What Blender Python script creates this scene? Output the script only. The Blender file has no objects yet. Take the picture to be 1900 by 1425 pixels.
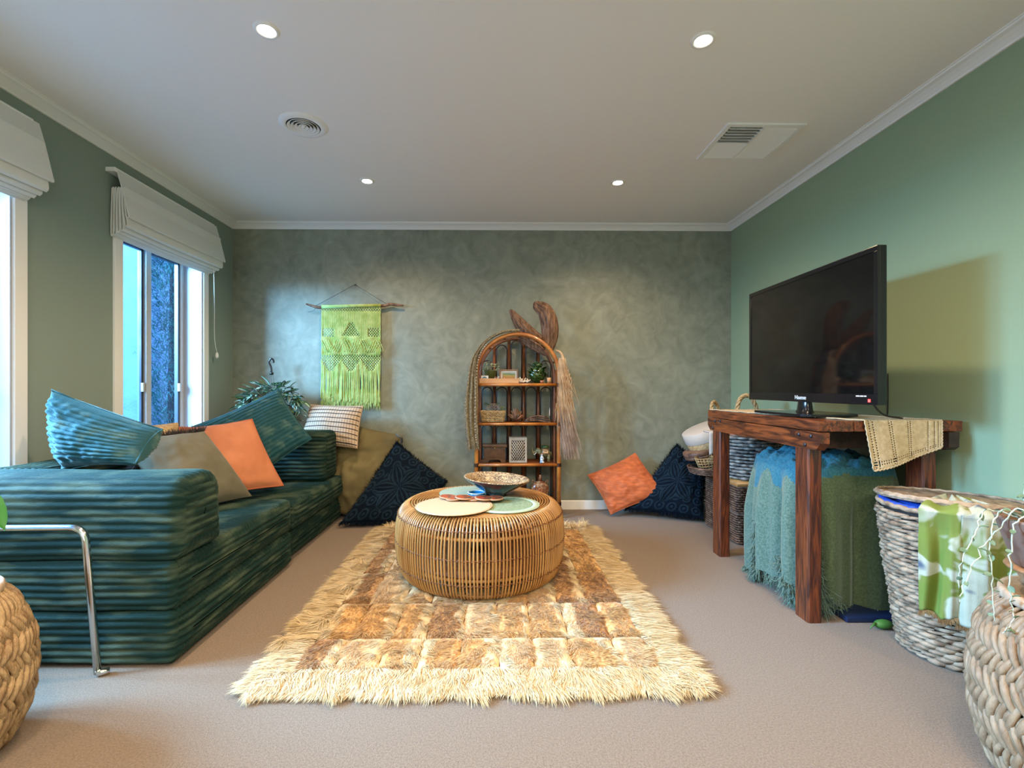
import bpy, bmesh, math, random
import numpy as np
from mathutils import Vector, Matrix, noise as mn

random.seed(7); RNG = np.random.default_rng(7)
C = bpy.context.scene.collection
SC = bpy.context.scene
PI = math.pi
R = math.radians
H = 2.475; XL = -2.26; XR = 2.07; YB = 4.173; YF = -2.6

# ------------------------------------------------------------------ camera
cam_data = bpy.data.cameras.new('camera'); cam = bpy.data.objects.new('camera', cam_data); C.objects.link(cam)
cam.location = (0, 0, 1.055); cam.rotation_euler = (R(90), 0, R(-0.8))
cam_data.sensor_width = 36; cam_data.lens = 890 * 36 / 1900
cam_data.shift_x = 19.6 / 1900; cam_data.shift_y = 7.5 / 1900
cam_data.clip_start = 0.05; cam_data.clip_end = 100
SC.camera = cam
# ------------------------------------------------------------------ light
SC.view_settings.view_transform = 'Standard'; SC.view_settings.look = 'None'
SC.view_settings.gamma = 1; SC.view_settings.exposure = 0.28; SC.view_settings.use_curve_mapping = False
world = bpy.data.worlds.new('sky'); SC.world = world; world.use_nodes = True
bg = world.node_tree.nodes['Background']; bg.inputs[0].default_value = (0.11, 0.36, 0.95, 1); bg.inputs[1].default_value = 2.0

def area(name, loc, rot, sx, sy, power, col, spread=180):
    d = bpy.data.lights.new(name, 'AREA'); d.shape = 'RECTANGLE'; d.size = sx; d.size_y = sy
    d.energy = power; d.color = col; d.spread = R(spread)
    o = bpy.data.objects.new(name, d); o.location = loc; o.rotation_euler = rot; C.objects.link(o); return o
# daylight over the side passage, outside the near window and above the far one
def aimed(name, loc, to, sx, sy, power, col):
    d = Vector(to) - Vector(loc); return area(name, loc, d.to_track_quat('-Z', 'Y').to_euler(), sx, sy, power, col)
aimed('daylight_near_window', (-4.3, .9, 2.2), (0, 1.7, .9), 2.4, 1.7, 250, (0.42, 0.72, 1.0))
aimed('daylight_far_window', (-4.4, 1.95, 2.35), (-0.9, 4.17, 0.9), 2.2, 1.1, 1350, (0.24, 0.58, 1.0))
area('daylight_side_passage', (-3.1, 3.6, 2.95), (0, R(-38), 0), 1.2, 2.6, 40, (0.25, 0.55, 1.0))
# unseen cool white fill lamp, added in front of the closed rear wall
area('rear_fill', (-0.9, YF + 0.12, 1.15), (R(-90), 0, 0), 2.2, 2.0, 70, (0.90, 0.93, 1.0))
# broad warm fill lamp added under the ceiling behind the camera
area('ceiling_fill_behind', (0.2, -1.1, 2.44), (0, 0, 0), 3.0, 1.6, 150, (1.0, 0.83, 0.64))
WARM = (1.0, 0.70, 0.42)

# ------------------------------------------------------------------ materials
def _col(c): return (c[0], c[1], c[2], 1)
def srgb(r, g, b):
    f = lambda v: (v / 255 / 12.92) if v / 255 <= .04045 else ((v / 255 + .055) / 1.055) ** 2.4
    return (f(r), f(g), f(b))
def pm(name, base, rough=.6, var=None, bump=None, metal=0, sheen=0, sheen_tint=None, coat=0, stretch=(1, 1, 1), spec=.5, emit=None, distort=0, detail=4, trans=0):
    """base colour, optional var=(scale, colour2, lo, hi), bump=(scale, strength, distance)"""
    m = bpy.data.materials.new(name); m.use_nodes = True; nt = m.node_tree; N = nt.nodes; L = nt.links
    b = N['Principled BSDF']; b.inputs['Base Color'].default_value = _col(base); b.inputs['Roughness'].default_value = rough
    b.inputs['Metallic'].default_value = metal; b.inputs['Specular IOR Level'].default_value = spec
    if sheen:
        b.inputs['Sheen Weight'].default_value = sheen; b.inputs['Sheen Roughness'].default_value = .35
        if sheen_tint: b.inputs['Sheen Tint'].default_value = _col(sheen_tint)
    if coat: b.inputs['Coat Weight'].default_value = coat; b.inputs['Coat Roughness'].default_value = .12
    if trans: b.inputs['Transmission Weight'].default_value = trans
    if emit: b.inputs['Emission Color'].default_value = _col(emit[:3]); b.inputs['Emission Strength'].default_value = emit[3]
    if var or bump:
        tc = N.new('ShaderNodeTexCoord'); mp = N.new('ShaderNodeMapping'); mp.inputs['Scale'].default_value = stretch
        L.new(tc.outputs['Object'], mp.inputs['Vector'])
    if var:
        n = N.new('ShaderNodeTexNoise'); n.inputs['Scale'].default_value = var[0]; n.inputs['Detail'].default_value = detail
        n.inputs['Distortion'].default_value = distort; L.new(mp.outputs[0], n.inputs['Vector'])
        r = N.new('ShaderNodeValToRGB'); r.color_ramp.elements[0].position = var[2]; r.color_ramp.elements[1].position = var[3]
        r.color_ramp.elements[0].color = _col(base); r.color_ramp.elements[1].color = _col(var[1])
        L.new(n.outputs['Fac'], r.inputs['Fac']); L.new(r.outputs['Color'], b.inputs['Base Color'])
    if bump:
        n2 = N.new('ShaderNodeTexNoise'); n2.inputs['Scale'].default_value = bump[0]; n2.inputs['Detail'].default_value = 3
        L.new(mp.outputs[0], n2.inputs['Vector']); bp = N.new('ShaderNodeBump'); bp.inputs['Strength'].default_value = bump[1]
        bp.inputs['Distance'].default_value = bump[2]; L.new(n2.outputs['Fac'], bp.inputs['Height']); L.new(bp.outputs[0], b.inputs['Normal'])
    return m

M = {}
M['ceil'] = pm('ceiling_paint', (.80, .775, .74), .9)
M['white'] = pm('white_trim_paint', (.78, .78, .76), .45)
M['reveal'] = pm('white_paint_dimmed', (.40, .42, .46), .6)  # white paint darkened so the daylight falling on the reveals looks weaker
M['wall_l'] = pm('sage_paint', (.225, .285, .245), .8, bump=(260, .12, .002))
M['wall_r'] = pm('sage_paint_lit', (.25, .33, .205), .7, bump=(260, .12, .002))  # same sage paint with this wall's own lighting put into the colour
def plaster():
    m = pm('grey_green_plaster', (.20, .225, .175), .6)
    nt = m.node_tree; N = nt.nodes; L = nt.links; b = N['Principled BSDF']
    tc = N.new('ShaderNodeTexCoord')
    a = N.new('ShaderNodeTexNoise'); a.inputs['Scale'].default_value = 3.2; a.inputs['Detail'].default_value = 9; a.inputs['Roughness'].default_value = .62; a.inputs['Distortion'].default_value = 1.6
    c = N.new('ShaderNodeTexNoise'); c.inputs['Scale'].default_value = .9; c.inputs['Detail'].default_value = 3
    w = N.new('ShaderNodeTexNoise'); w.inputs['Scale'].default_value = 5.5; w.inputs['Detail'].default_value = 7; w.inputs['Distortion'].default_value = 2.4
    for n in (a, c, w): L.new(tc.outputs['Object'], n.inputs['Vector'])
    r = N.new('ShaderNodeValToRGB'); e = r.color_ramp.elements
    e[0].position = .34; e[0].color = (.155, .172, .134, 1); e[1].position = .72; e[1].color = (.290, .315, .250, 1)
    x = N.new('ShaderNodeMath'); x.operation = 'MULTIPLY_ADD'; x.inputs[1].default_value = .45; L.new(w.outputs['Fac'], x.inputs[0])
    y = N.new('ShaderNodeMath'); y.operation = 'MULTIPLY'; y.inputs[1].default_value = .45; L.new(a.outputs['Fac'], y.inputs[0])
    L.new(y.outputs[0], x.inputs[2]); z = N.new('ShaderNodeMath'); z.operation = 'MULTIPLY_ADD'; z.inputs[1].default_value = .12
    L.new(c.outputs['Fac'], z.inputs[0]); L.new(x.outputs[0], z.inputs[2]); L.new(z.outputs[0], r.inputs['Fac']); L.new(r.outputs['Color'], b.inputs['Base Color'])
    bp = N.new('ShaderNodeBump'); bp.inputs['Strength'].default_value = .25; bp.inputs['Distance'].default_value = .004; L.new(x.outputs[0], bp.inputs['Height']); L.new(bp.outputs[0], b.inputs['Normal'])
    return m
M['plaster'] = plaster()
M['carpet'] = pm('taupe_loop_carpet', (.235, .172, .120), .95, var=(170, (.150, .107, .074), .35, .68), bump=(330, .8, .004), sheen=.15)
M['teal'] = pm('teal_corduroy_plush', (.0055, .024, .021), .7, spec=.12, var=(10, (.092, .125, .080), .46, .86), bump=(170, .6, .004), sheen=.12, sheen_tint=(.55, .78, .60), stretch=(.55, .55, 2.8))  # pale patches are painted sheen highlights on the dark pile
M['teal_cushion'] = pm('teal_plush_cushion', (.012, .058, .070), .7, spec=.12, var=(13, (.085, .15, .13), .52, .80), bump=(190, .5, .003), sheen=.4, sheen_tint=(.5, .75, .75))
M['chrome'] = pm('polished_chrome', (.72, .70, .68), .14, metal=1)
M['black'] = pm('black_gloss_plastic', (.006, .006, .007), .18)
M['blackm'] = pm('black_matt_plastic', (.01, .01, .011), .5)
M['screen'] = pm('tv_screen_glass', (.004, .004, .004), .06, spec=.5)
M['wood'] = pm('dark_red_pine', (.040, .009, .003), .42, var=(7, (.230, .056, .013), .38, .66), bump=(40, .6, .003), stretch=(6, .7, 6), coat=.25, distort=1.2)
M['woodz'] = pm('dark_red_pine_upright', (.040, .009, .004), .42, var=(9, (.190, .044, .011), .38, .68), bump=(40, .6, .003), stretch=(6, 6, .6), coat=.25, distort=1.0)
M['wood_end'] = pm('dark_end_grain', (.018, .009, .006), .6, var=(24, (.045, .02, .012), .4, .7), bump=(90, .6, .003))
M['bolt'] = pm('dark_iron_bolt', (.05, .055, .07), .4, metal=.8)
M['cane'] = pm('honey_rattan_cane', (.30, .135, .035), .38, var=(14, (.47, .25, .08), .35, .7), stretch=(1, 1, .35), coat=.3)
M['cane_d'] = pm('brown_rattan_binding', (.13, .042, .012), .5, var=(30, (.26, .10, .03), .4, .7))
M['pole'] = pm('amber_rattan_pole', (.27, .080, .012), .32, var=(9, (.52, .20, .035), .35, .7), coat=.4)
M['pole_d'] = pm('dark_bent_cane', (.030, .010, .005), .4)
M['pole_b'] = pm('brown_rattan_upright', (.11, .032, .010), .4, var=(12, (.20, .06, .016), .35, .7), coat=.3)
M['seagrass'] = pm('honey_hyacinth_rope', (.22, .125, .055), .6, var=(22, (.46, .31, .155), .32, .70), bump=(90, 1, .006), stretch=(2, 2, .5))
M['seagrass_p'] = pm('pale_hyacinth_rope', (.17, .098, .050), .6, var=(24, (.37, .255, .155), .30, .70), bump=(120, .6, .003), stretch=(1.6, 1.6, .6))
M['hamper'] = pm('grey_brown_rope_weave', (.15, .092, .054), .65, var=(26, (.40, .285, .19), .34, .62), bump=(150, .6, .002))
M['dark_liner'] = pm('dark_basket_inside', (.022, .014, .012), .8)
M['tray'] = pm('pale_timber_lid', (.42, .29, .19), .5, var=(5, (.55, .42, .31), .35, .7), stretch=(1, 12, 1))
M['browncane'] = pm('brown_willow', (.075, .035, .022), .55, var=(28, (.24, .135, .085), .35, .68))
M['greycane'] = pm('grey_washed_willow', (.11, .10, .095), .6, var=(26, (.40, .37, .33), .38, .66))
M['straw'] = pm('golden_straw_weave', (.33, .21, .085), .6, var=(70, (.52, .37, .18), .4, .65), bump=(160, .7, .003))
M['hatwhite'] = pm('cream_painted_straw', (.52, .46, .40), .6, bump=(160, .3, .002))
M['fur_cream'] = pm('cream_fur', (.60, .44, .22), .7, var=(16, (.74, .60, .37), .35, .65), sheen=.3)
M['fur_g'] = pm('golden_brown_fur', (.42, .20, .055), .7, var=(75, (.72, .46, .18), .34, .66), sheen=.25)
M['fur_b'] = pm('russet_brown_fur', (.27, .115, .038), .7, var=(75, (.60, .35, .13), .36, .68), sheen=.25)
M['fur_t'] = pm('tan_fur', (.50, .30, .13), .7, var=(75, (.74, .52, .27), .34, .66), sheen=.25)
M['fur_seam'] = pm('dark_hide_seam', (.12, .045, .012), .9)
M['olive'] = pm('olive_linen', (.115, .105, .068), .85, var=(4, (.155, .14, .095), .4, .65), bump=(240, .35, .002), sheen=.2)
M['khaki'] = pm('khaki_cotton', (.115, .092, .036), .85, var=(4, (.16, .13, .055), .4, .65), bump=(200, .35, .002))
M['peach'] = pm('peach_linen', (.47, .155, .065), .8, var=(5, (.54, .195, .085), .4, .65), bump=(240, .35, .002), sheen=.2)
M['peach_edge'] = pm('rust_piping', (.42, .115, .045), .8)
M['rust'] = pm('rust_slub_cotton', (.42, .090, .022), .7, var=(16, (.60, .145, .04), .4, .68), bump=(120, .6, .003), stretch=(1, 1, 4), sheen=.25)
M['navy'] = pm('navy_chenille', (.0025, .007, .015), .9, spec=.1, bump=(240, .8, .004), sheen=.06, sheen_tint=(.3, .6, 1))
M['navy_l'] = pm('navy_chenille_raised', (.009, .022, .038), .9, spec=.1, bump=(240, .8, .004), sheen=.10, sheen_tint=(.3, .7, 1))
M['knit_a'] = pm('pale_cream_knit', (.52, .42, .31), .85, bump=(300, .5, .002))
M['knit_b'] = pm('tan_knit', (.38, .27, .18), .85, bump=(300, .5, .002))
M['knit_c'] = pm('dark_stripe_yarn', (.035, .025, .022), .85)
M['green_yarn'] = pm('lime_wool_yarn', (.27, .37, .085), .85, var=(16, (.42, .50, .17), .38, .65), sheen=.3)
M['branch'] = pm('weathered_branch', (.10, .045, .022), .8, var=(30, (.24, .14, .09), .4, .65), bump=(80, .9, .006))
M['string'] = pm('grey_string', (.10, .10, .09), .8)
M['bark'] = pm('palm_bark', (.095, .045, .025), .8, var=(12, (.27, .16, .10), .38, .68), bump=(70, .9, .006), stretch=(5, 5, 1))
M['raffia'] = pm('dry_raffia', (.38, .23, .12), .75, var=(11, (.64, .46, .28), .35, .68))
M['raffia_g'] = pm('greyed_raffia', (.22, .15, .115), .75, var=(12, (.38, .28, .22), .35, .68))
M['shawl'] = pm('olive_taupe_scarf', (.14, .11, .06), .85, var=(70, (.27, .23, .15), .44, .62), bump=(120, .6, .003))
M['leafg'] = pm('leaf_green', (.035, .11, .055), .4, var=(14, (.07, .17, .08), .4, .7))
M['leafp'] = pm('leaf_silver_stripe', (.42, .54, .46), .4)
M['leafy'] = pm('leaf_yellow_green', (.20, .26, .06), .45)
M['leafv'] = pm('leaf_purple_under', (.045, .03, .05), .5)
M['pouch'] = pm('olive_green_pouch', (.05, .16, .03), .5)
M['leafb'] = pm('fresh_leaf', (.03, .20, .03), .4)
M['succ'] = pm('silver_green_succulent', (.10, .17, .10), .5, var=(30, (.28, .36, .25), .4, .7))
M['stem'] = pm('pale_stem', (.48, .54, .44), .6)
M['dstem'] = pm('dark_stem', (.018, .016, .016), .7)
M['terra'] = pm('mauve_brown_terracotta', (.20, .115, .085), .6, var=(7, (.27, .165, .125), .4, .7))
M['soil'] = pm('soil', (.10, .045, .018), .95, bump=(60, 1, .01))
M['mat_p'] = pm('peach_raffia_mat', (.56, .37, .22), .8, bump=(180, .5, .002))
M['mat_g'] = pm('green_raffia_mat', (.16, .22, .12), .8, var=(90, (.25, .31, .18), .4, .6), bump=(180, .6, .002))
M['mat_b'] = pm('sea_green_mat', (.27, .35, .27), .8, bump=(180, .5, .002))
M['mat_e'] = pm('pale_green_edging', (.36, .43, .30), .8)
M['bowl_o'] = pm('dark_blue_black_lacquer', (.018, .018, .022), .22, coat=.5)
M['bowl_i'] = pm('carved_tan_bowl', (.12, .08, .05), .45, var=(55, (.50, .36, .20), .45, .58), bump=(70, .8, .003), distort=2)
M['bowl_c'] = pm('burnt_brown_bowl', (.055, .035, .022), .4, var=(9, (.26, .17, .09), .4, .7))
M['blue'] = pm('bright_blue_glaze', (.01, .16, .34), .15, coat=.6)
M['coaster'] = pm('orange_red_enamel', (.48, .07, .015), .3, var=(45, (.08, .05, .035), .50, .60), coat=.5)
M['coaster_e'] = pm('tan_coaster_edge', (.42, .23, .12), .5)
M['tan'] = pm('pale_tan_timber', (.48, .25, .11), .5, var=(6, (.60, .34, .16), .35, .7), stretch=(1, 8, 8))
M['frame'] = pm('warm_wood_frame', (.26, .13, .06), .4, var=(20, (.38, .20, .10), .4, .7))
M['gpot'] = pm('olive_green_pot', (.085, .10, .025), .45)
M['gglaze'] = pm('bottle_green_glaze', (.018, .052, .012), .12, coat=1, var=(22, (.07, .14, .025), .45, .7))
M['coral'] = pm('white_coral', (.70, .60, .50), .8)
M['chest'] = pm('dark_carved_chest', (.060, .026, .011), .35, var=(25, (.11, .05, .02), .4, .7), coat=.3)
M['brass'] = pm('brass', (.55, .33, .08), .35, metal=1)
M['lattice'] = pm('grey_cream_soapstone', (.32, .28, .22), .6, var=(16, (.42, .37, .30), .4, .7))
M['eleph'] = pm('olive_elephant_glaze', (.11, .12, .055), .35, var=(50, (.30, .20, .09), .5, .6), coat=.5)
M['eleph_b'] = pm('tan_saddle_cloth', (.42, .25, .12), .4, var=(60, (.10, .04, .03), .52, .6))
M['bluew'] = pm('blue_white_glaze', (.10, .22, .42), .3, var=(70, (.75, .72, .68), .48, .55))
M['flask'] = pm('painted_copper_flask', (.20, .060, .022), .3, var=(60, (.36, .24, .12), .5, .6), coat=.5)
M['flask_o'] = pm('orange_flower_paint', (.62, .20, .07), .35)
M['candle'] = pm('terracotta_candle', (.33, .13, .06), .6)
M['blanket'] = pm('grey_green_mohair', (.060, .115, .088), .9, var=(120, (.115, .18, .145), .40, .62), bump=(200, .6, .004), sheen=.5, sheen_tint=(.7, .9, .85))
M['blanket_lit'] = pm('mohair_blue_lit', (.012, .10, .15), .9, var=(120, (.03, .16, .215), .40, .62), bump=(200, .6, .004), sheen=.4, sheen_tint=(.5, .8, .95))  # blue daylight on the throw's top, painted into the cloth colour
M['blanket_shaded'] = pm('mohair_shaded_side', (.06, .095, .05), .9, var=(120, (.09, .14, .075), .40, .62), bump=(200, .6, .004), sheen=.35, sheen_tint=(.7, .9, .8))  # same cloth, darkened as shade on the near side
M['lace'] = pm('ecru_crochet', (.44, .33, .19), .85, bump=(260, .8, .003), var=(60, (.54, .42, .26), .4, .65))
M['blue_cloth'] = pm('royal_blue_cloth', (.02, .08, .50), .6)
M['navy_vinyl'] = pm('navy_fabric_case', (.006, .018, .07), .5)
M['white_lbl'] = pm('white_print', (.80, .82, .85), .5)
M['led'] = pm('red_standby_led', (.6, 0, 0), .4, emit=(1, .02, .02, 14))
M['lamp'] = pm('downlight_glow', (1, 1, 1), .4, emit=(1.0, .93, .80, 45))
M['fence'] = pm('pale_render_wall', (.42, .50, .62), .9, var=(2, (.50, .58, .70), .4, .7))
M['paving'] = pm('grey_paving', (.20, .22, .25), .9, var=(9, (.28, .3, .33), .4, .7))
M['conifer'] = pm('feathery_foliage', (.03, .14, .13), .6, var=(5, (.10, .30, .32), .4, .7))
M['shrub'] = pm('dark_shrub_leaf', (.015, .07, .09), .6, var=(6, (.04, .14, .16), .4, .7))
M['trunk'] = pm('shrub_trunk', (.03, .035, .05), .8)
M['sea_blind'] = pm('off_white_blind_cloth', (.66, .66, .63), .85, bump=(300, .15, .001))
M['alu'] = pm('cream_aluminium', (.50, .48, .44), .4)
M['gasket'] = pm('dark_window_gasket', (.03, .045, .07), .4)
M['ventdark'] = pm('vent_shadow', (.06, .055, .045), .7)  # dark sheets painted as the shade inside the vent openings

def glass(name, haze=0.0, tint=(1, 1, 1)):
    m = bpy.data.materials.new(name); m.use_nodes = True; nt = m.node_tree; N = nt.nodes; L = nt.links
    N.remove(N['Principled BSDF']); out = N['Material Output']
    t = N.new('ShaderNodeBsdfTransparent'); t.inputs[0].default_value = _col(tint)
    g = N.new('ShaderNodeBsdfGlossy'); g.inputs['Roughness'].default_value = .02
    lw = N.new('ShaderNodeLayerWeight'); f = N.new('ShaderNodeMath'); f.operation = 'POWER'; f.inputs[1].default_value = 5; L.new(lw.outputs['Facing'], f.inputs[0])
    mx = N.new('ShaderNodeMixShader'); L.new(f.outputs[0], mx.inputs[0]); L.new(t.outputs[0], mx.inputs[1]); L.new(g.outputs[0], mx.inputs[2])
    last = mx
    if haze:
        d = N.new('ShaderNodeBsdfTranslucent'); d.inputs[0].default_value = (.12, .20, .27, 1)
        m2 = N.new('ShaderNodeMixShader'); tc = N.new('ShaderNodeTexCoord'); n = N.new('ShaderNodeTexNoise'); n.inputs['Scale'].default_value = 7; n.inputs['Detail'].default_value = 8
        L.new(tc.outputs['Object'], n.inputs['Vector']); mt = N.new('ShaderNodeMath'); mt.operation = 'MULTIPLY'; mt.inputs[1].default_value = haze * 2
        L.new(n.outputs['Fac'], mt.inputs[0]); L.new(mt.outputs[0], m2.inputs[0]); L.new(mx.outputs[0], m2.inputs[1]); L.new(d.outputs[0], m2.inputs[2]); last = m2
    L.new(last.outputs[0], out.inputs[0]); return m
M['glass'] = glass('clear_pane')
M['glass_haze'] = glass('hazy_screened_pane', .30)

def tiedye():
    m = pm('tie_dye_muslin', (.62, .62, .50), .85, bump=(260, .4, .002)); nt = m.node_tree; N = nt.nodes; L = nt.links; b = N['Principled BSDF']
    tc = N.new('ShaderNodeTexCoord'); n = N.new('ShaderNodeTexNoise'); n.inputs['Scale'].default_value = 5.5; n.inputs['Detail'].default_value = 3; n.inputs['Distortion'].default_value = .6
    L.new(tc.outputs['Object'], n.inputs['Vector']); r = N.new('ShaderNodeValToRGB'); e = r.color_ramp.elements
    e[0].position = .41; e[0].color = (.085, .115, .17, 1); e[1].position = .47; e[1].color = (.42, .43, .33, 1)
    k = e.new(.54); k.color = (.46, .47, .36, 1); k = e.new(.58); k.color = (.18, .22, .04, 1); k = e.new(.75); k.color = (.15, .22, .03, 1)
    L.new(n.outputs['Fac'], r.inputs['Fac']); L.new(r.outputs['Color'], b.inputs['Base Color']); return m
M['tiedye'] = tiedye()
def painting():
    m = pm('landscape_print', (.3, .3, .2), .4); nt = m.node_tree; N = nt.nodes; L = nt.links; b = N['Principled BSDF']
    tc = N.new('ShaderNodeTexCoord'); s = N.new('ShaderNodeSeparateXYZ'); L.new(tc.outputs['Object'], s.inputs[0])
    n = N.new('ShaderNodeTexNoise'); n.inputs['Scale'].default_value = 14; L.new(tc.outputs['Object'], n.inputs['Vector'])
    a = N.new('ShaderNodeMath'); a.operation = 'MULTIPLY_ADD'; a.inputs[1].default_value = .03; L.new(n.outputs['Fac'], a.inputs[0]); L.new(s.outputs['Z'], a.inputs[2])
    mr = N.new('ShaderNodeMapRange'); mr.inputs['From Min'].default_value = .03; mr.inputs['From Max'].default_value = .135; L.new(a.outputs[0], mr.inputs[0])
    r = N.new('ShaderNodeValToRGB'); e = r.color_ramp.elements; e[0].position = 0; e[0].color = (.20, .12, .03, 1); e[1].position = 1; e[1].color = (.05, .20, .32, 1)
    for p, c in ((.3, (.42, .16, .03, 1)), (.5, (.35, .30, .06, 1)), (.62, (.10, .22, .14, 1)), (.7, (.45, .50, .42, 1))):
        k = e.new(p); k.color = c
    L.new(mr.outputs[0], r.inputs[0]); L.new(r.outputs['Color'], b.inputs['Base Color']); return m
M['painting'] = painting()

# ------------------------------------------------------------------ mesh helpers
class MB:
    def __init__(s): s.v = []; s.f = []; s.m = []; s.sm = []
    def add(s, vs, fs, mi=0, smooth=True):
        o = len(s.v); s.v.extend([tuple(p) for p in vs]); s.f.extend([tuple(i + o for i in f) for f in fs])
        if isinstance(mi, int): s.m.extend([mi] * len(fs))
        else: s.m.extend(mi)
        s.sm.extend([smooth] * len(fs)); return s
    def box(s, x0, x1, y0, y1, z0, z1, mi=0, bev=0, mtx=None):
        if bev <= 0:
            vs = [(x, y, z) for x in (x0, x1) for y in (y0, y1) for z in (z0, z1)]
            fs = [(0, 1, 3, 2), (4, 6, 7, 5), (0, 4, 5, 1), (2, 3, 7, 6), (0, 2, 6, 4), (1, 5, 7, 3)]
        else:
            bm = bmesh.new(); bmesh.ops.create_cube(bm, size=1)
            for v in bm.verts: v.co = Vector((x0 + (v.co.x + .5) * (x1 - x0), y0 + (v.co.y + .5) * (y1 - y0), z0 + (v.co.z + .5) * (z1 - z0)))
            bmesh.ops.bevel(bm, geom=bm.edges[:], offset=bev, segments=2, affect='EDGES', profile=.7)
            bm.verts.index_update(); vs = [v.co.copy() for v in bm.verts]; fs = [tuple(v.index for v in f.verts) for f in bm.faces]; bm.free()
        if mtx: vs = [mtx @ Vector(p) for p in vs]
        return s.add(vs, fs, mi, False)
    def tube(s, pts, r, seg=8, mi=0, closed=False, cap=True, flat=None):
        P = [Vector(p) for p in pts]; n = len(P); rr = r if hasattr(r, '__len__') else [r] * n
        T = []
        for i in range(n):
            a = P[(i - 1) % n] if (closed or i > 0) else P[i]; b = P[(i + 1) % n] if (closed or i < n - 1) else P[i]
            t = (b - a); T.append(t.normalized() if t.length > 1e-9 else Vector((0, 0, 1)))
        u = T[0].orthogonal().normalized(); vs = []
        for i in range(n):
            u = (u - T[i] * u.dot(T[i])); u = u.normalized() if u.length > 1e-6 else T[i].orthogonal().normalized(); w = T[i].cross(u)
            for k in range(seg):
                a = 2 * PI * k / seg; vs.append(P[i] + (u * math.cos(a) + w * math.sin(a)) * rr[i])
        fs = []
        for i in range(n if closed else n - 1):
            j = (i + 1) % n
            for k in range(seg):
                l = (k + 1) % seg; fs.append((i * seg + k, j * seg + k, j * seg + l, i * seg + l))
        if cap and not closed: fs += [tuple(range(seg)), tuple((n - 1) * seg + k for k in range(seg - 1, -1, -1))]
        return s.add(vs, fs, mi)
    def lathe(s, prof, c=(0, 0, 0), seg=32, mi=0, mtx=None, mfun=None):
        vs = []; fs = []; ms = []
        for (r, z) in prof:
            for k in range(seg):
                a = 2 * PI * k / seg; vs.append(Vector((c[0] + r * math.cos(a), c[1] + r * math.sin(a), c[2] + z)))
        for i in range(len(prof) - 1):
            for k in range(seg):
                l = (k + 1) % seg; fs.append((i * seg + k, i * seg + l, (i + 1) * seg + l, (i + 1) * seg + k)); ms.append(mfun(i) if mfun else mi)
        if mtx: vs = [mtx @ v for v in vs]
        return s.add(vs, fs, ms)
    def sph(s, c, r, seg=14, rings=8, mi=0, mtx=None):
        r = (r, r, r) if not hasattr(r, '__len__') else r; vs = []; fs = []
        for i in range(rings + 1):
            t = PI * i / rings
            for k in range(seg):
                a = 2 * PI * k / seg; p = Vector((r[0] * math.sin(t) * math.cos(a), r[1] * math.sin(t) * math.sin(a), r[2] * math.cos(t)))
                if mtx: p = mtx @ p
                vs.append(p + Vector(c))
        for i in range(rings):
            for k in range(seg): l = (k + 1) % seg; fs.append((i * seg + k, (i + 1) * seg + k, (i + 1) * seg + l, i * seg + l))
        return s.add(vs, fs, mi)
    def grid(s, fn, nu, nv, mi=0, mfun=None, smooth=True):
        vs = [fn(i / nu, j / nv) for j in range(nv + 1) for i in range(nu + 1)]; fs = []; ms = []
        for j in range(nv):
            for i in range(nu):
                m = mfun(i, j) if mfun else mi
                if m is None: continue
                a = j * (nu + 1) + i; fs.append((a, a + 1, a + nu + 2, a + nu + 1)); ms.append(m)
        return s.add(vs, fs, ms, smooth)
    def prism(s, poly, axis, a0, a1, mi=0):
        """closed 2-D outline extruded along axis x, y or z"""
        n = len(poly)
        def p(u, v, a): return {'x': (a, u, v), 'y': (u, a, v), 'z': (u, v, a)}[axis]
        vs = [p(u, v, a0) for u, v in poly] + [p(u, v, a1) for u, v in poly]
        fs = [tuple(range(n)), tuple(range(2 * n - 1, n - 1, -1))] + [(i, (i + 1) % n, n + (i + 1) % n, n + i) for i in range(n)]
        return s.add(vs, fs, mi, False)

def base_of(o):
    v = Vector((0, 0, 0))
    while o: v += o.location; o = o.parent
    return v
def mats(ms):
    return [M[m] if isinstance(m, str) else m for m in (ms if isinstance(ms, (list, tuple)) else [ms])]
def obj(name, mb, ms, parent=None, loc=None, fix=True):
    """links one mesh object; vertices are given in world space and re-based on the object's own place"""
    me = bpy.data.meshes.new(name); off = base_of(parent) if parent else Vector(loc or (0, 0, 0))
    me.from_pydata([(p[0] - off.x, p[1] - off.y, p[2] - off.z) for p in mb.v], [], mb.f)
    for m in mats(ms): me.materials.append(m)
    me.polygons.foreach_set('material_index', mb.m); me.polygons.foreach_set('use_smooth', mb.sm); me.update()
    if fix:
        bm = bmesh.new(); bm.from_mesh(me); bmesh.ops.recalc_face_normals(bm, faces=bm.faces[:]); bm.to_mesh(me); bm.free()
    o = bpy.data.objects.new(name, me); C.objects.link(o)
    if parent: o.parent = parent
    else: o.location = off
    return o
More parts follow.
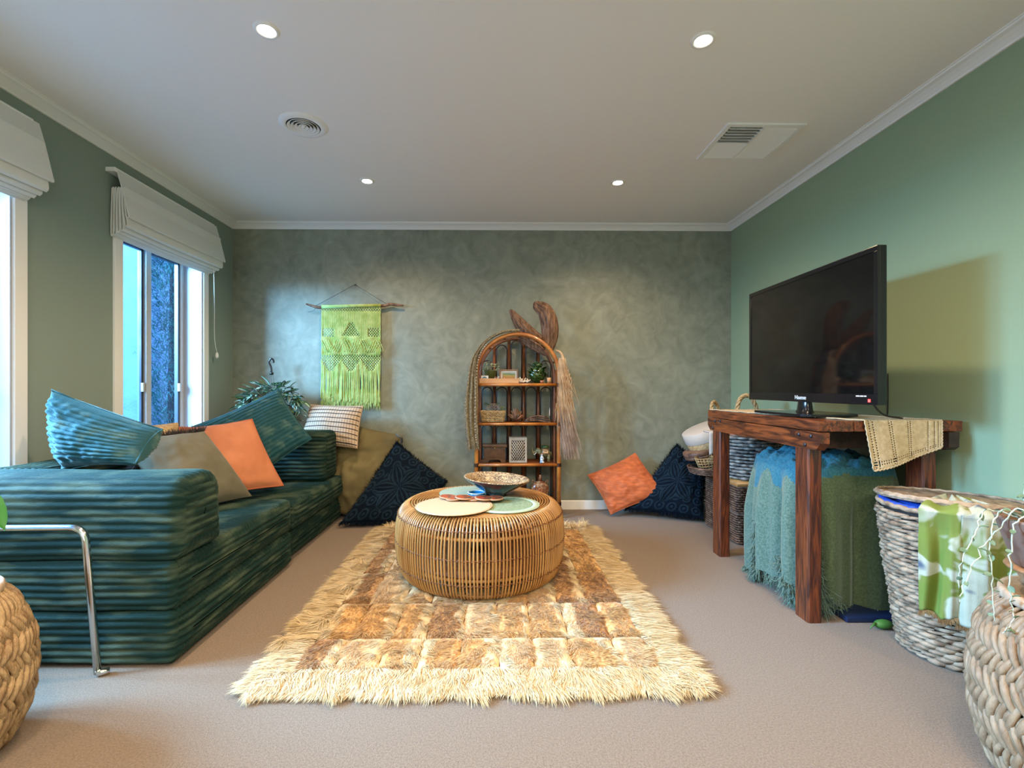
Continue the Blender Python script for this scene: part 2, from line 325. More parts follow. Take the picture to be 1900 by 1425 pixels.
def np_obj(name, V, F3, ms, parent=None, loc=None, midx=None, F4=None):
    off = np.array(base_of(parent) if parent else Vector(loc or (0, 0, 0))); V = np.asarray(V, float) - off
    me = bpy.data.meshes.new(name); n3 = len(F3); n4 = 0 if F4 is None else len(F4)
    me.vertices.add(len(V)); me.vertices.foreach_set('co', V.astype(np.float32).ravel())
    loops = np.concatenate([np.asarray(F3).ravel(), np.asarray(F4).ravel() if n4 else np.zeros(0)]).astype(np.int32)
    me.loops.add(len(loops)); me.loops.foreach_set('vertex_index', loops); me.polygons.add(n3 + n4)
    st = np.concatenate([np.arange(n3) * 3, n3 * 3 + np.arange(n4) * 4]).astype(np.int32)
    me.polygons.foreach_set('loop_start', st)
    for m in mats(ms): me.materials.append(m)
    if midx is not None: me.polygons.foreach_set('material_index', np.asarray(midx, np.int32))
    me.polygons.foreach_set('use_smooth', np.ones(n3 + n4, bool)); me.update(calc_edges=True); me.validate()
    o = bpy.data.objects.new(name, me); C.objects.link(o)
    if parent: o.parent = parent
    else: o.location = tuple(off)
    return o
def tag(o, label, cat, group=None, kind=None):
    if label: o['label'] = label
    if cat: o['category'] = cat
    if group: o['group'] = group
    if kind: o['kind'] = kind
    return o
def thing(name, label, cat, loc=(0, 0, 0), group=None):
    o = bpy.data.objects.new(name, None); o.empty_display_size = .05; C.objects.link(o); o.location = loc; return tag(o, label, cat, group)
def struct(name, mb, ms, parent=None):
    o = obj(name, mb, ms, parent)
    if not parent: o['kind'] = 'structure'
    return o
def stuff(o): o['kind'] = 'stuff'; return o
def copy_tree(o, loc=None, parent=None, label=None):
    c = o.copy(); C.objects.link(c)
    if parent: c.parent = parent
    if loc is not None: c.location = loc
    if label: c['label'] = label
    for ch in list(o.children): copy_tree(ch, None, c)
    return c
def smoothpath(P, n=8):
    """Catmull-Rom through points"""
    P = [Vector(p) for p in P]; out = []
    for i in range(len(P) - 1):
        a = P[max(i - 1, 0)]; b = P[i]; c = P[i + 1]; d = P[min(i + 2, len(P) - 1)]
        for k in range(n):
            t = k / n; out.append(.5 * ((2 * b) + (c - a) * t + (2 * a - 5 * b + 4 * c - d) * t * t + (3 * b - a - 3 * c + d) * t ** 3))
    out.append(P[-1]); return out
def nz(x, y=0, z=0): return mn.noise(Vector((x, y, z)))
def blades(root, d0, d1, length, width, seg=2, wdir=None):
    """ribbon hairs: start along d0 and bend towards d1"""
    n = len(root); d0 = d0 / np.linalg.norm(d0, axis=1, keepdims=True); d1 = d1 / np.linalg.norm(d1, axis=1, keepdims=True)
    if wdir is None:
        w = np.cross(d0 + d1, np.array([0, 0, 1.0])); w += RNG.normal(0, .15, w.shape); w /= np.linalg.norm(w, axis=1, keepdims=True) + 1e-9
    else: w = wdir
    V = np.zeros((n, 2 * seg + 1, 3)); p = root.copy(); L = (length / seg)[:, None]
    for k in range(seg):
        ww = (width * (1 - .6 * k / seg))[:, None] * .5
        V[:, 2 * k] = p - w * ww; V[:, 2 * k + 1] = p + w * ww
        t = (k + .5) / seg; d = d0 * (1 - t) + d1 * t; d /= np.linalg.norm(d, axis=1, keepdims=True); p = p + d * L
    V[:, 2 * seg] = p; base = (np.arange(n) * (2 * seg + 1))[:, None]
    T = []
    for k in range(seg - 1):
        T += [base + np.array([[2 * k, 2 * k + 1, 2 * k + 3]]), base + np.array([[2 * k, 2 * k + 3, 2 * k + 2]])]
    T += [base + np.array([[2 * seg - 2, 2 * seg - 1, 2 * seg]])]
    nt = len(T); F = np.stack(T, 1).reshape(-1, 3)
    return V.reshape(-1, 3), F, nt
def bar(name, p0, p1, r, ms, parent, seg=8): mb = MB(); mb.tube([p0, p1], r, seg); return obj(name, mb, ms, parent)

# ------------------------------------------------------------------ the room
mb = MB(); mb.box(-2.9, XR + .2, YF - .2, YB + .15, -.12, 0); struct('floor', mb, 'carpet')
mb = MB(); mb.box(XL - .25, XR + .2, YF - .2, YB + .15, H, H + .12); struct('ceiling', mb, 'ceil')
mb = MB(); mb.box(XL - .22, XR + .12, YB, YB + .12, 0, H); struct('wall_back', mb, 'plaster')
mb = MB(); mb.box(XR, XR + .12, YF - .12, YB, 0, H); struct('wall_right', mb, 'wall_r')
W1 = (.62, 2.275, .40, 2.06); W2 = (2.93, 3.735, .62, 2.06); T = .19
mb = MB()
mb.box(XL - T, XL, YF - .12, W1[0], 0, H); mb.box(XL - T, XL, W1[1], W2[0], 0, H); mb.box(XL - T, XL, W2[1], YB, 0, H)
for w in (W1, W2): mb.box(XL - T, XL, w[0], w[1], 0, w[2]); mb.box(XL - T, XL, w[0], w[1], w[3], H)
struct('wall_left', mb, 'wall_l')
mb = MB(); mb.box(XL - .2, XR + .12, YF - .12, YF, 0, H); struct('wall_front', mb, 'wall_l')
# coved cornice
def cove(a, b): return [(0, 0), (0, -.048), (.010, -.048), (.014, -.040), (.028, -.028), (.045, -.017), (.062, -.012), (.066, -.006), (.072, -.005), (.072, 0)]
pf = cove(0, 0)
mb = MB(); mb.prism([(YB - u, H + v) for u, v in pf], 'x', XL, XR); struct('trim_1', mb, 'white')
mb = MB(); mb.prism([(XL + u, H + v) for u, v in pf], 'y', YF, YB); struct('trim_2', mb, 'white')
mb = MB(); mb.prism([(XR - u, H + v) for u, v in pf], 'y', YF, YB); struct('trim_3', mb, 'white')
bb = [(0, 0), (0, .072), (.006, .078), (.012, .072), (.014, 0)]
mb = MB(); mb.prism([(YB - u, v) for u, v in bb], 'x', XL + .015, XR - .015); struct('baseboard_back', mb, 'white')
mb = MB(); mb.prism([(XL + u, v) for u, v in bb], 'y', YF, YB); struct('baseboard_left', mb, 'white')
mb = MB(); mb.prism([(XR - u, v) for u, v in bb], 'y', YF, YB); struct('baseboard_right', mb, 'white')

def window(name, w, panes):
    y0, y1, z0, z1 = w; root = thing(name, None, None, (XL, (y0 + y1) / 2, z0)); root['kind'] = 'structure'
    xg = XL - .13; cw = .062
    mb = MB()  # casing on the room side
    mb.box(XL - .0, XL + .016, y0 - cw, y0, z0 - cw, z1 + cw, bev=.003); mb.box(XL, XL + .016, y1, y1 + cw, z0 - cw, z1 + cw, bev=.003)
    mb.box(XL, XL + .016, y0, y1, z1, z1 + cw, bev=.003); mb.box(XL, XL + .016, y0, y1, z0 - cw, z0, bev=.003)
    obj('casing', mb, 'white', root)
    mb = MB(); th = .012   # reveal lining
    mb.box(XL - T + .01, XL + .004, y1 - th, y1, z0, z1); mb.box(XL - T + .01, XL + .004, y0, y0 + th, z0, z1)
    mb.box(XL - T + .01, XL + .004, y0, y1, z1 - th, z1); mb.box(XL - T + .01, XL + .03, y0, y1, z0, z0 + th)
    obj('reveal', mb, 'reveal', root)
    mb = MB(); fw = .038
    a, b = y0 + th, y1 - th; c, d = z0 + th, z1 - th
    mb.box(xg - .04, xg, a, a + fw, c, d, bev=.003); mb.box(xg - .04, xg, b - fw, b, c, d, bev=.003)
    mb.box(xg - .04, xg, a, b, d - fw, d, bev=.003); mb.box(xg - .04, xg, a, b, c, c + fw, bev=.003)
    obj('window_frame', mb, 'alu', root)
    ys = [a + fw + (b - a - 2 * fw) * k / panes for k in range(panes + 1)]
    for k in range(panes):
        if k > 0:
            mb = MB(); mb.box(xg - .04, xg + .012, ys[k] - .024, ys[k] + .024, c, d, bev=.003); obj('mullion', mb, 'alu', root)
        p0 = ys[k] + (.024 if k else 0); p1 = ys[k + 1] - (.024 if k < panes - 1 else 0)
        mb = MB(); s = .020
        mb.box(xg - .035, xg - .008, p0, p0 + s, c + fw, d - fw); mb.box(xg - .035, xg - .008, p1 - s, p1, c + fw, d - fw)
        mb.box(xg - .035, xg - .008, p0, p1, d - fw - s, d - fw); mb.box(xg - .035, xg - .008, p0, p1, c + fw, c + fw + s)
        sash = obj('sash', mb, 'gasket', root)
        mb = MB(); mb.box(xg - .024, xg - .020, p0 + s * .5, p1 - s * .5, c + fw + s * .5, d - fw - s * .5)
        obj('pane', mb, 'glass_haze' if (panes == 2 and k == 0) else 'glass', sash)
        mb = MB(); zc = 1.06; mb.box(xg - .010, xg + .008, p1 - s - .004, p1 - s + .012, zc - .03, zc + .03, bev=.003); obj('catch', mb, 'alu', sash)
    return root
window('window_1', W1, 3); window('window_2', W2, 2)

# unseen door frame made up behind the rear fill lamp, on a closed wall
dr = thing('door_1', None, None, (-.9, YF, 0)); dr['kind'] = 'structure'
mb = MB()
for x in (-2.02, -.93, .14): mb.box(x, x + .08, YF, YF + .05, 0, 2.15, bev=.004)
mb.box(-2.02, .22, YF, YF + .05, 2.15, 2.22, bev=.004); obj('door_frame', mb, 'white', dr)

# ------------------------------------------------------------------ outside, seen through the windows
mb = MB(); mb.box(-4.6, XL - .25, -2, 9, -.2, -.05); struct('floor_outside', mb, 'paving')
mb = MB(); mb.box(-4.75, -4.6, 2.6, 11, -.2, 2.9)
fw = obj('neighbour_wall', mb, 'fence', None, (-4.6, 4, 0)); tag(fw, 'pale rendered boundary wall across the passage outside the far window', 'wall')
def foliage(name, label, cx, cy, z0, z1, rad, n, ms, L, w):
    root = thing(name, label, 'shrub', (cx, cy, z0))
    t = RNG.uniform(0, 1, n); a = RNG.uniform(0, 2 * PI, n); r = rad * np.sqrt(RNG.uniform(0.1, 1, n)) * (1.0 - .45 * t) * (1 + .3 * np.sin(a * 3 + t * 14))
    rt = np.stack([cx + r * np.cos(a), cy + r * np.sin(a), z0 + .15 + (z1 - z0 - .15) * t], 1)
    d0 = np.stack([np.cos(a), np.sin(a), RNG.uniform(.2, 1, n)], 1) + RNG.normal(0, .4, (n, 3)); d1 = d0 + np.array([0, 0, -1.1])
    V, F, k = blades(rt, d0, d1, RNG.uniform(.6, 1.3, n) * L, RNG.uniform(.6, 1.3, n) * w, 2)
    stuff(np_obj('foliage', V, F, ms, root))
    mb = MB(); mb.tube([(cx, cy, -.05), (cx + .02, cy, z0 + (z1 - z0) * .5), (cx, cy + .02, z1 - .1)], [.045, .035, .012], 8); obj('trunk', mb, 'trunk', root)
    return root
foliage('feathery_shrub', 'tall feathery blue-green conifer outside the far window, nearest the middle bar', -3.55, 5.30, 0, 2.7, .36, 9000, 'conifer', .11, .010)
foliage('feathery_shrub', 'hazy feathery conifer seen through the left pane of the far window', -3.78, 4.25, 0, 2.9, .34, 8000, 'conifer', .11, .010)
foliage('leafy_shrub', 'low dark leafy bush against the outside wall at the right pane', -3.85, 6.55, 0, 1.45, .42, 3500, 'shrub', .10, .028)

# ------------------------------------------------------------------ roman blinds
def roman_blind(label, y0, y1, cord):
    root = thing('roman_blind', label, 'blind', (XL, (y0 + y1) / 2, 2.34), 'off-white roman blinds over the left windows')
    mb = MB(); mb.box(XL, XL + .055, y0 - .02, y1 - .03, 2.315, 2.34, bev=.003); obj('headrail', mb, 'white', root)
    def sheet(pts, th=.0035):
        P = smoothpath([(x, 0, z) for x, z in pts], 6); prof = [(p.x, p.z) for p in P]; left = []; right = []
        for i, (x, z) in enumerate(prof):
            a = prof[max(i - 1, 0)]; b = prof[min(i + 1, len(prof) - 1)]; dx, dz = b[0] - a[0], b[1] - a[1]; l = math.hypot(dx, dz) or 1
            left.append((x - dz / l * th, z + dx / l * th)); right.append((x + dz / l * th, z - dx / l * th))
        return left + right[::-1]
    def extrude(pts, ya, yb, name):
        o = sheet(pts); n = len(o); ny = 10; mb = MB(); vs = []; fs = []
        for j in range(ny + 1):
            y = ya + (yb - ya) * j / ny
            for (x, z) in o: vs.append((x + .002 * nz(y * 3, z * 6), y, z - .012 * math.sin(PI * j / ny) * (2.34 - z) / .3 * .4))
        for j in range(ny):
            for i in range(n): k = (i + 1) % n; fs.append((j * n + i, j * n + k, (j + 1) * n + k, (j + 1) * n + i))
        fs += [tuple(range(n)), tuple(ny * n + i for i in range(n - 1, -1, -1))]
        mb.add(vs, fs, 0, True); o = obj(name, mb, 'sea_blind', root)
        m = o.modifiers.new('edge', 'EDGE_SPLIT'); m.split_angle = R(50); return o
    X = XL
    extrude([(X + .05, 2.335), (X + .085, 2.21), (X + .118, 2.075), (X + .122, 2.055), (X + .108, 2.056), (X + .100, 2.075)], y0, y1, 'front_panel')
    for (xt, xb, zb, dy) in ((.092, .104, 2.005, .010), (.075, .080, 1.985, .014), (.058, .058, 1.972, .018), (.040, .038, 1.962, .022), (.024, .020, 1.955, .026)):
        extrude([(X + xt, 2.235), (X + xt + .004, 2.12), (X + xb + .006, zb + .02), (X + xb, zb), (X + xb - .008, zb + .008), (X + xt - .010, 2.12), (X + xt - .006, 2.23)], y0 + dy * .3, y1 - dy * 1.5, 'fold')
    if cord:
        mb = MB(); P = smoothpath([(X + .075, y1 - .075, 1.99), (X + .055, y1 - .03, 1.70), (X + .045, y1 - .01, 1.45), (X + .040, y1 + .03, 1.34)], 6); mb.tube(P, .0022, 6)
        obj('pull_cord', mb, 'white', root)
        mb = MB(); mb.lathe([(0, 0), (.009, .003), (.013, .02), (.010, .04), (.004, .05), (0, .05)], (X + .040, y1 + .03, 1.29), 12); obj('cord_weight', mb, 'white', root)
roman_blind('off-white roman blind at the left frame edge, folded over the nearer window', .50, 2.355, False)
roman_blind('off-white roman blind folded up over the two-pane window beside the back wall', 2.835, 3.835, True)

# ------------------------------------------------------------------ ceiling fittings
def downlight(x, y, label, power=62):
    root = thing('downlight', label, 'ceiling light', (x, y, H), 'recessed ceiling downlights')
    mb = MB(); mb.lathe([(.030, -.001), (.036, -.006), (.046, -.006), (.050, 0)], (x, y, H), 28); obj('bezel', mb, 'white', root)
    mb = MB(); mb.lathe([(0, -.004), (.030, -.004)], (x, y, H), 20); obj('lens', mb, 'lamp', root)
    d = bpy.data.lights.new('downlight_beam', 'SPOT'); d.energy = power; d.color = WARM; d.spot_size = R(150); d.spot_blend = .9; d.shadow_soft_size = .035
    l = bpy.data.objects.new('downlight_beam', d); C.objects.link(l); l.parent = root; l.location = (0, 0, -.03)
downlight(-.905, 1.915, 'glowing round downlight, nearer of the two on the left')
downlight(.850, 1.945, 'glowing round downlight, nearer of the two on the right')
downlight(-.875, 3.30, 'small glowing downlight near the back wall, on the left')
downlight(.850, 3.30, 'small glowing downlight near the back wall, on the right')
downlight(-.905, .50, 'downlight in the ceiling just behind the photographer, on the left')
downlight(.850, .50, 'downlight in the ceiling just behind the photographer, on the right')

vx, vy = -1.033, 2.606
v = thing('ceiling_vent', 'round white ceiling air diffuser with concentric rings, between the left downlights', 'vent', (vx, vy, H))
mb = MB(); mb.lathe([(.088, -.010), (.095, -.013), (.118, -.008), (.128, 0)], (vx, vy, H), 40); obj('flange', mb, 'white', v)
mb = MB(); mb.lathe([(0, -.0005), (.09, -.0005)], (vx, vy, H), 30); obj('duct_shade', mb, 'ventdark', v)
for r in (.018, .036, .054, .072):
    mb = MB(); mb.lathe([(r - .004, -.003), (r + .008, -.014), (r + .011, -.014), (r, -.002)], (vx, vy, H), 32); obj('ring', mb, 'white', v)
mb = MB(); mb.lathe([(0, -.016), (.009, -.015), (.011, -.004)], (vx, vy, H), 20); obj('hub', mb, 'white', v)

gx0, gx1, gy0, gy1 = 1.245, 1.675, 2.545, 2.945
g = thing('ceiling_grille', 'rectangular white louvred air grille in the ceiling, near the right wall', 'vent', ((gx0 + gx1) / 2, (gy0 + gy1) / 2, H))
mb = MB(); b = .028
mb.box(gx0, gx0 + b, gy0, gy1, H - .012, H, bev=.003); mb.box(gx1 - b, gx1, gy0, gy1, H - .012, H, bev=.003)
mb.box(gx0 + b, gx1 - b, gy0, gy0 + b, H - .012, H, bev=.003); mb.box(gx0 + b, gx1 - b, gy1 - b, gy1, H - .012, H, bev=.003); obj('grille_frame', mb, 'white', g)
mb = MB(); mb.box(gx0 + b, gx1 - b, gy0 + b, gy1 - b, H - .0015, H - .0005); obj('backing', mb, 'ventdark', g)  # dark sheet standing for the shade behind the louvres
cxm = (gx0 + gx1) / 2
mb = MB(); mb.box(cxm - .006, cxm + .006, gy0 + b, gy1 - b, H - .013, H - .003); obj('divider', mb, 'white', g)
for side in (0, 1):
    a0, a1 = (gx0 + b, cxm - .006) if side == 0 else (cxm + .006, gx1 - b)
    for k in range(12):
        y = gy0 + b + (gy1 - gy0 - 2 * b) * (k + .5) / 12; op = (side == 0 and k < 6)
        mt = Matrix.Translation((0, y, H - .008)) @ Matrix.Rotation(R(58 if op else -22), 4, 'X')
        mb = MB(); mb.box(a0, a1, -.0125, .0125, -.001, .001, mtx=mt); obj('louvre', mb, 'white', g)

# ------------------------------------------------------------------ the corduroy sofa
def ribbed(x0, x1, y0, y1, z0, z1, r, P=.027, amp=.0115, seed=0, ex=.03, rr=None, nx=34, rings=26, sag=.0, zr=None):
    """soft block whose ribs run along x over its sides and level across its end face at x1; rr = radii of (bottom y0, top y0, top y1, bottom y1)"""
    rr = rr or (r, r, r, r); pts = []
    cs = [((y1 - rr[3], z0 + rr[3]), rr[3], -90), ((y1 - rr[2], z1 - rr[2]), rr[2], 0), ((y0 + rr[1], z1 - rr[1]), rr[1], 90), ((y0 + rr[0], z0 + rr[0]), rr[0], 180)]
    step = .0048; raw = []
    for i, ((cy, cz), q, a0) in enumerate(cs):
        n = max(3, int(q * PI / 2 / step))
        for k in range(n + 1): a = R(a0 + 90 * k / n); raw.append((cy + q * math.cos(a), cz + q * math.sin(a), math.cos(a), math.sin(a)))
    prof = []
    for i in range(len(raw)):
        a = raw[i]; b = raw[(i + 1) % len(raw)]; d = math.hypot(b[0] - a[0], b[1] - a[1]); n = max(1, int(d / step))
        for k in range(n):
            t = k / n; prof.append((a[0] + (b[0] - a[0]) * t, a[1] + (b[1] - a[1]) * t, a[2] + (b[2] - a[2]) * t, a[3] + (b[3] - a[3]) * t))
    n = len(prof); acc = [0.0]
    for i in range(n): a = prof[i]; b = prof[(i + 1) % n]; acc.append(acc[-1] + math.hypot(b[0] - a[0], b[1] - a[1]))
    tot = acc[-1]; k = max(1, round(tot / P)); per = tot / k
    cy, cz = (y0 + y1) / 2, (z0 + z1) / 2; hh = (z1 - z0) / 2; hw = (y1 - y0) / 2
    def rib(s): return abs(math.sin(PI * s)) ** .8
    vs = []; fs = []
    xs = [x0 + (x1 - ex - x0) * i / nx for i in range(nx + 1)] + [x1 - ex + ex * math.sin(PI / 2 * j / 5) for j in range(1, 6)]
    for i, x in enumerate(xs):
        e = max(0.0, x - (x1 - ex)) / ex; ins = ex * (1 - math.sqrt(max(0, 1 - e * e))) * .9
        for j, (py, pz, ny, nzz) in enumerate(prof):
            s = acc[j] / per; s += .10 * nz(x * 7, acc[j] * 9 / 3, seed) + .05 * nz(x * 25, s, seed)
            d = amp * (1 + .35 * nz(x * 5, acc[j] * 12, seed + 2)) * (rib(s) - .6) * (1 - .3 * e) + .006 * nz(x * 3.5, py * 4, pz * 4 + seed) + .002 * nz(x * 40, py * 30, pz * 30)
            dz = -sag * max(0, nzz) * (1 + nz(x * 3, py * 3, seed)) * .5
            vs.append((x + .004 * nz(py * 8, pz * 8, seed), py + ny * (d - ins), pz + nzz * (d - ins) + dz))
    R_ = len(xs)
    for i in range(R_ - 1):
        for j in range(n): l = (j + 1) % n; fs.append((i * n + j, i * n + l, (i + 1) * n + l, (i + 1) * n + j))
    last = (R_ - 1) * n
    # end face
    m = min(hh, hw) * .98
    for q in range(1, rings + 1):
        t = q / rings; o = len(vs)
        for j, (py, pz, ny, nzz) in enumerate(prof):
            b = vs[last + j] if q == 1 else None
            sy = max(-(hw - m), min(hw - m, py - cy)); sz = max(-(hh - m), min(hh - m, pz - cz))
            ty, tz = cy + sy, cz + sz; ey, ez = vs[last + j][1], vs[last + j][2]
            yy = ey + (ty - ey) * t; zz = ez + (tz - ez) * t
            rv = rib((zz - z0) / P + .12 * nz(yy * 7, zz * 6, seed + 5) + .05 * nz(yy * 30, zz * 4, seed))
            bl = min(1, q / 3); xx = x1 + .010 * math.sin(t * PI / 2) + (amp * (rv - .6)) * bl + .005 * nz(yy * 4, zz * 4, seed)
            vs.append((xx, yy, zz))
        prev = last if q == 1 else o - n
        for j in range(n): l = (j + 1) % n; fs.append((prev + j, prev + l, o + l, o + j))
    fs.append(tuple(range(n - 1, -1, -1)))
    mb = MB(); mb.add(vs, fs); return mb
sofa = thing('modular_sofa', 'dark teal corduroy plush floor sofa along the left wall', 'sofa', (-1.75, 2.85, 0))
XS = -1.215
obj('base_block', ribbed(XL + .03, XS + .005, 1.825, 2.885, .012, .203, .022, seed=1), 'teal', sofa)
obj('base_block', ribbed(XL + .03, XS - .03, 2.895, 3.93, .012, .195, .022, seed=2), 'teal', sofa)
obj('seat_block', ribbed(XL + .03, XS, 1.83, 2.885, .205, .400, .035, seed=3, sag=.012), 'teal', sofa)
obj('seat_block', ribbed(XL + .03, XS, 2.895, 3.94, .197, .362, .035, seed=4, sag=.010), 'teal', sofa)
obj('armrest', ribbed(XL + .03, XS + .02, 1.83, 2.125, .398, .712, .05, seed=5, rr=(.035, .095, .10, .03), ex=.045, amp=.009, P=.030), 'teal', sofa)
obj('armrest', ribbed(XL + .03, XS - .045, 3.56, 3.86, .362, .725, .05, seed=6, rr=(.04, .06, .06, .03), ex=.04, P=.029, amp=.012), 'teal', sofa)
def turned(mb, piv, ang):  # rotates a built block about the vertical through piv
    c, s = math.cos(ang), math.sin(ang)
    mb.v = [(piv[0] + (x - piv[0]) * c - (y - piv[1]) * s, piv[1] + (x - piv[0]) * s + (y - piv[1]) * c, z) for x, y, z in mb.v]; return mb
for k, (a, b) in enumerate(((2.135, 2.84), (2.85, 3.55))):  # back bolsters lie along the wall
    L_ = b - a; m_ = ribbed(0, L_, -.15, .15, .385, .70, .05, seed=8 + k, rr=(.03, .08, .05, .03), P=.029)
    m_.v = [(XL + .04 + .15 + y * -1, a + x, z) for x, y, z in m_.v]; obj('backrest', m_, 'teal', sofa)

# chrome tube stand in front of the sofa's near side
st = thing('chrome_tube_stand', 'bent chrome tube stand in front of the near side of the teal sofa', 'stand', (-1.75, 1.77, 0))
def bend(P, r, n=6):
    P = [Vector(p) for p in P]; out = [P[0]]
    for i in range(1, len(P) - 1):
        a, b, c = P[i - 1], P[i], P[i + 1]; u = (a - b).normalized(); w = (c - b).normalized()
        for k in range(n + 1):
            t = k / n; p0 = b + u * r * (1 - t) ** 2; p1 = b + w * r * t ** 2; out.append(b + (p0 - b) + (p1 - b))
    out.append(P[-1]); return out
mb = MB(); mb.tube(bend([(-2.13, 1.775, .012), (-2.10, 1.775, .545), (-1.500, 1.775, .545), (-1.452, 1.775, .012)], .05), .0125, 12); obj('tube_frame', mb, 'chrome', st)
for x in (-2.13, -1.452):
    mb = MB(); mb.tube(bend([(x, 1.775, .024), (x + .004, 1.775, .0125), (x + .03, 1.792, .0125)], .008, 4), .0125, 12); obj('foot', mb, 'chrome', st)

# ------------------------------------------------------------------ cushions
def cushion(name, label, c4, T, ms, N=30, group=None, cat='cushion', fn=None, mfun=None, pinch=.07, wr=.006, seed=0, disp=None, p=.5, fixn=True, lump=0):
    bl, br, tr, tl = [Vector(c) for c in c4]; ctr = (bl + br + tr + tl) / 4
    nrm = (br - bl).cross(tl - bl).normalized(); zmin = min(c.z for c in (bl, br, tr, tl))
    mb = MB()
    for side in (1, -1):
        def f(a, b):
            # denser towards the rim
            u = 2 * a - 1; v = 2 * b - 1
            uu = u * (1 - pinch * (1 - v * v)); vv = v * (1 - pinch * (1 - u * u)); s, t = (uu + 1) / 2, (vv + 1) / 2
            P = bl * (1 - s) * (1 - t) + br * s * (1 - t) + tr * s * t + tl * (1 - s) * t
            h = max(0, (1 - u ** 2) * (1 - v ** 2)) ** p * T / 2
            e = min(1, 6 * (1 - abs(u))) * min(1, 6 * (1 - abs(v)))
            h += e * (wr * nz(u * 2.2 + seed, v * 2.2, side) + wr * .5 * nz(u * 6, v * 6 + seed, side + 3))
            if lump: h += e * lump * nz(u * 1.3 + seed, v * 1.3, side * 2)
            if disp: h += disp(u, v, side) * e
            return P + nrm * h * side
        if side == 1: cushion.surf = f
        mb.grid(f, N, N, mfun=(lambda i, j: mfun((i + .5) / N * 2 - 1, (j + .5) / N * 2 - 1)) if mfun else None)
    o = obj(name, mb, ms, None, ctr, fix=fixn)
    tag(o, label, cat, group); return o, (bl, br, tr, tl, nrm)
def edge_pt(c, pinch, k, t):
    """point at t along edge k of the pinched outline"""
    bl, br, tr, tl, n = c; u, v = [(2 * t - 1, -1), (1, 2 * t - 1), (1 - 2 * t, 1), (-1, 1 - 2 * t)][k]
    uu = u * (1 - pinch * (1 - v * v)); vv = v * (1 - pinch * (1 - u * u)); s, q = (uu + 1) / 2, (vv + 1) / 2
    return bl * (1 - s) * (1 - q) + br * s * (1 - q) + tr * s * q + tl * (1 - s) * q
def piping(o, c, ms, r=.004, pinch=.07, name='piping'):
    mb = MB(); mb.tube([edge_pt(c, pinch, k, t / 12) for k in range(4) for t in range(12)], r, 6, closed=True); return obj(name, mb, ms, o)
def fringe(o, c, ms, L=.03, n=900, pinch=.07, w=.004, edges=(0, 1, 2, 3), name='fringe', droop=-.5):
    rt = []; d = []; ctr = (c[0] + c[1] + c[2] + c[3]) / 4
    for i in range(n):
        k = edges[i % len(edges)]; p = edge_pt(c, pinch, k, random.random()); q = (p - ctr).normalized()
        rt.append(p - q * .004 + c[4] * random.uniform(-.008, .008)); d.append(q + Vector((random.gauss(0, .35), random.gauss(0, .35), random.gauss(0, .35))))
    rt = np.array([tuple(x) for x in rt]); d = np.array([tuple(x) for x in d]); V, F, k = blades(rt, d, d + np.array([0, 0, droop]), RNG.uniform(.5, 1.2, n) * L, np.full(n, w), 2)
    V[:, 2] = np.maximum(V[:, 2], .003); return stuff(np_obj(name, V, F, ms, o))
def ribs(k, a, vert=False):
    return lambda u, v, s: a * (abs(math.sin(PI * k * ((u if vert else v) + 1) / 2 + .25 * nz(u * 3, v * 3, s))) ** .6 - .5)

o, c = cushion('ribbed_cushion', 'blue-teal ribbed plush cushion leaning on the near armrest of the sofa', [(-1.93, 2.17, .70), (-1.555, 2.10, .725), (-1.66, 2.42, .845), (-2.06, 2.26, 1.045)], .29, 'teal_cushion', 84, 'ribbed teal sofa cushions', disp=ribs(13, .013), seed=3, wr=.016, pinch=.03)
piping(o, c, 'teal_cushion', .007, .09, 'seam')
o, c = cushion('ribbed_cushion', 'large teal ribbed plush cushion leaning on the far armrest, behind the peach cushion', [(-1.60, 3.10, .415), (-1.285, 3.38, .70), (-1.62, 3.62, 1.05), (-1.98, 3.16, .80)], .20, 'teal_cushion', 72, 'ribbed teal sofa cushions', disp=ribs(18, .012), seed=5, wr=.008)
piping(o, c, 'teal_cushion', .006, .07, 'seam')
o, c = cushion('linen_cushion', 'grey-olive linen cushion with dark tassel edge, on the sofa seat beside the near armrest', [(-1.62, 2.43, .41), (-1.435, 2.86, .415), (-1.70, 2.83, .805), (-1.94, 2.47, .79)], .19, 'olive', 34, seed=11, wr=.010, pinch=.05)
fringe(o, c, 'knit_c', .055, 1500, .05, .005, (2, 3), 'tassel_edge')
o, c = cushion('linen_cushion', 'peach orange linen cushion propped behind the grey-olive cushion', [(-1.66, 2.80, .42), (-1.375, 3.14, .420), (-1.60, 3.18, .85), (-1.96, 3.02, .80)], .16, 'peach', 34, seed=14, wr=.010, pinch=.05)
piping(o, c, 'peach_edge', .0055, .05)
o, c = cushion('rush_cushion', 'small tan woven cushion behind the grey-olive cushion, its top showing', [(-1.96, 2.62, .62), (-1.82, 2.84, .60), (-1.90, 2.90, .845), (-2.05, 2.68, .84)], .13, 'straw', 40, disp=ribs(11, .006), seed=17)
piping(o, c, 'straw', .006, .07, 'braid_edge')
o, c = cushion('linen_cushion', 'rust orange cushion behind the peach one, only its top edge showing', [(-1.98, 2.98, .62), (-1.80, 3.12, .60), (-1.80, 3.14, .80), (-2.03, 2.94, .825)], .08, 'peach_edge', 22, seed=19)
piping(o, c, 'peach_edge', .005, .07)

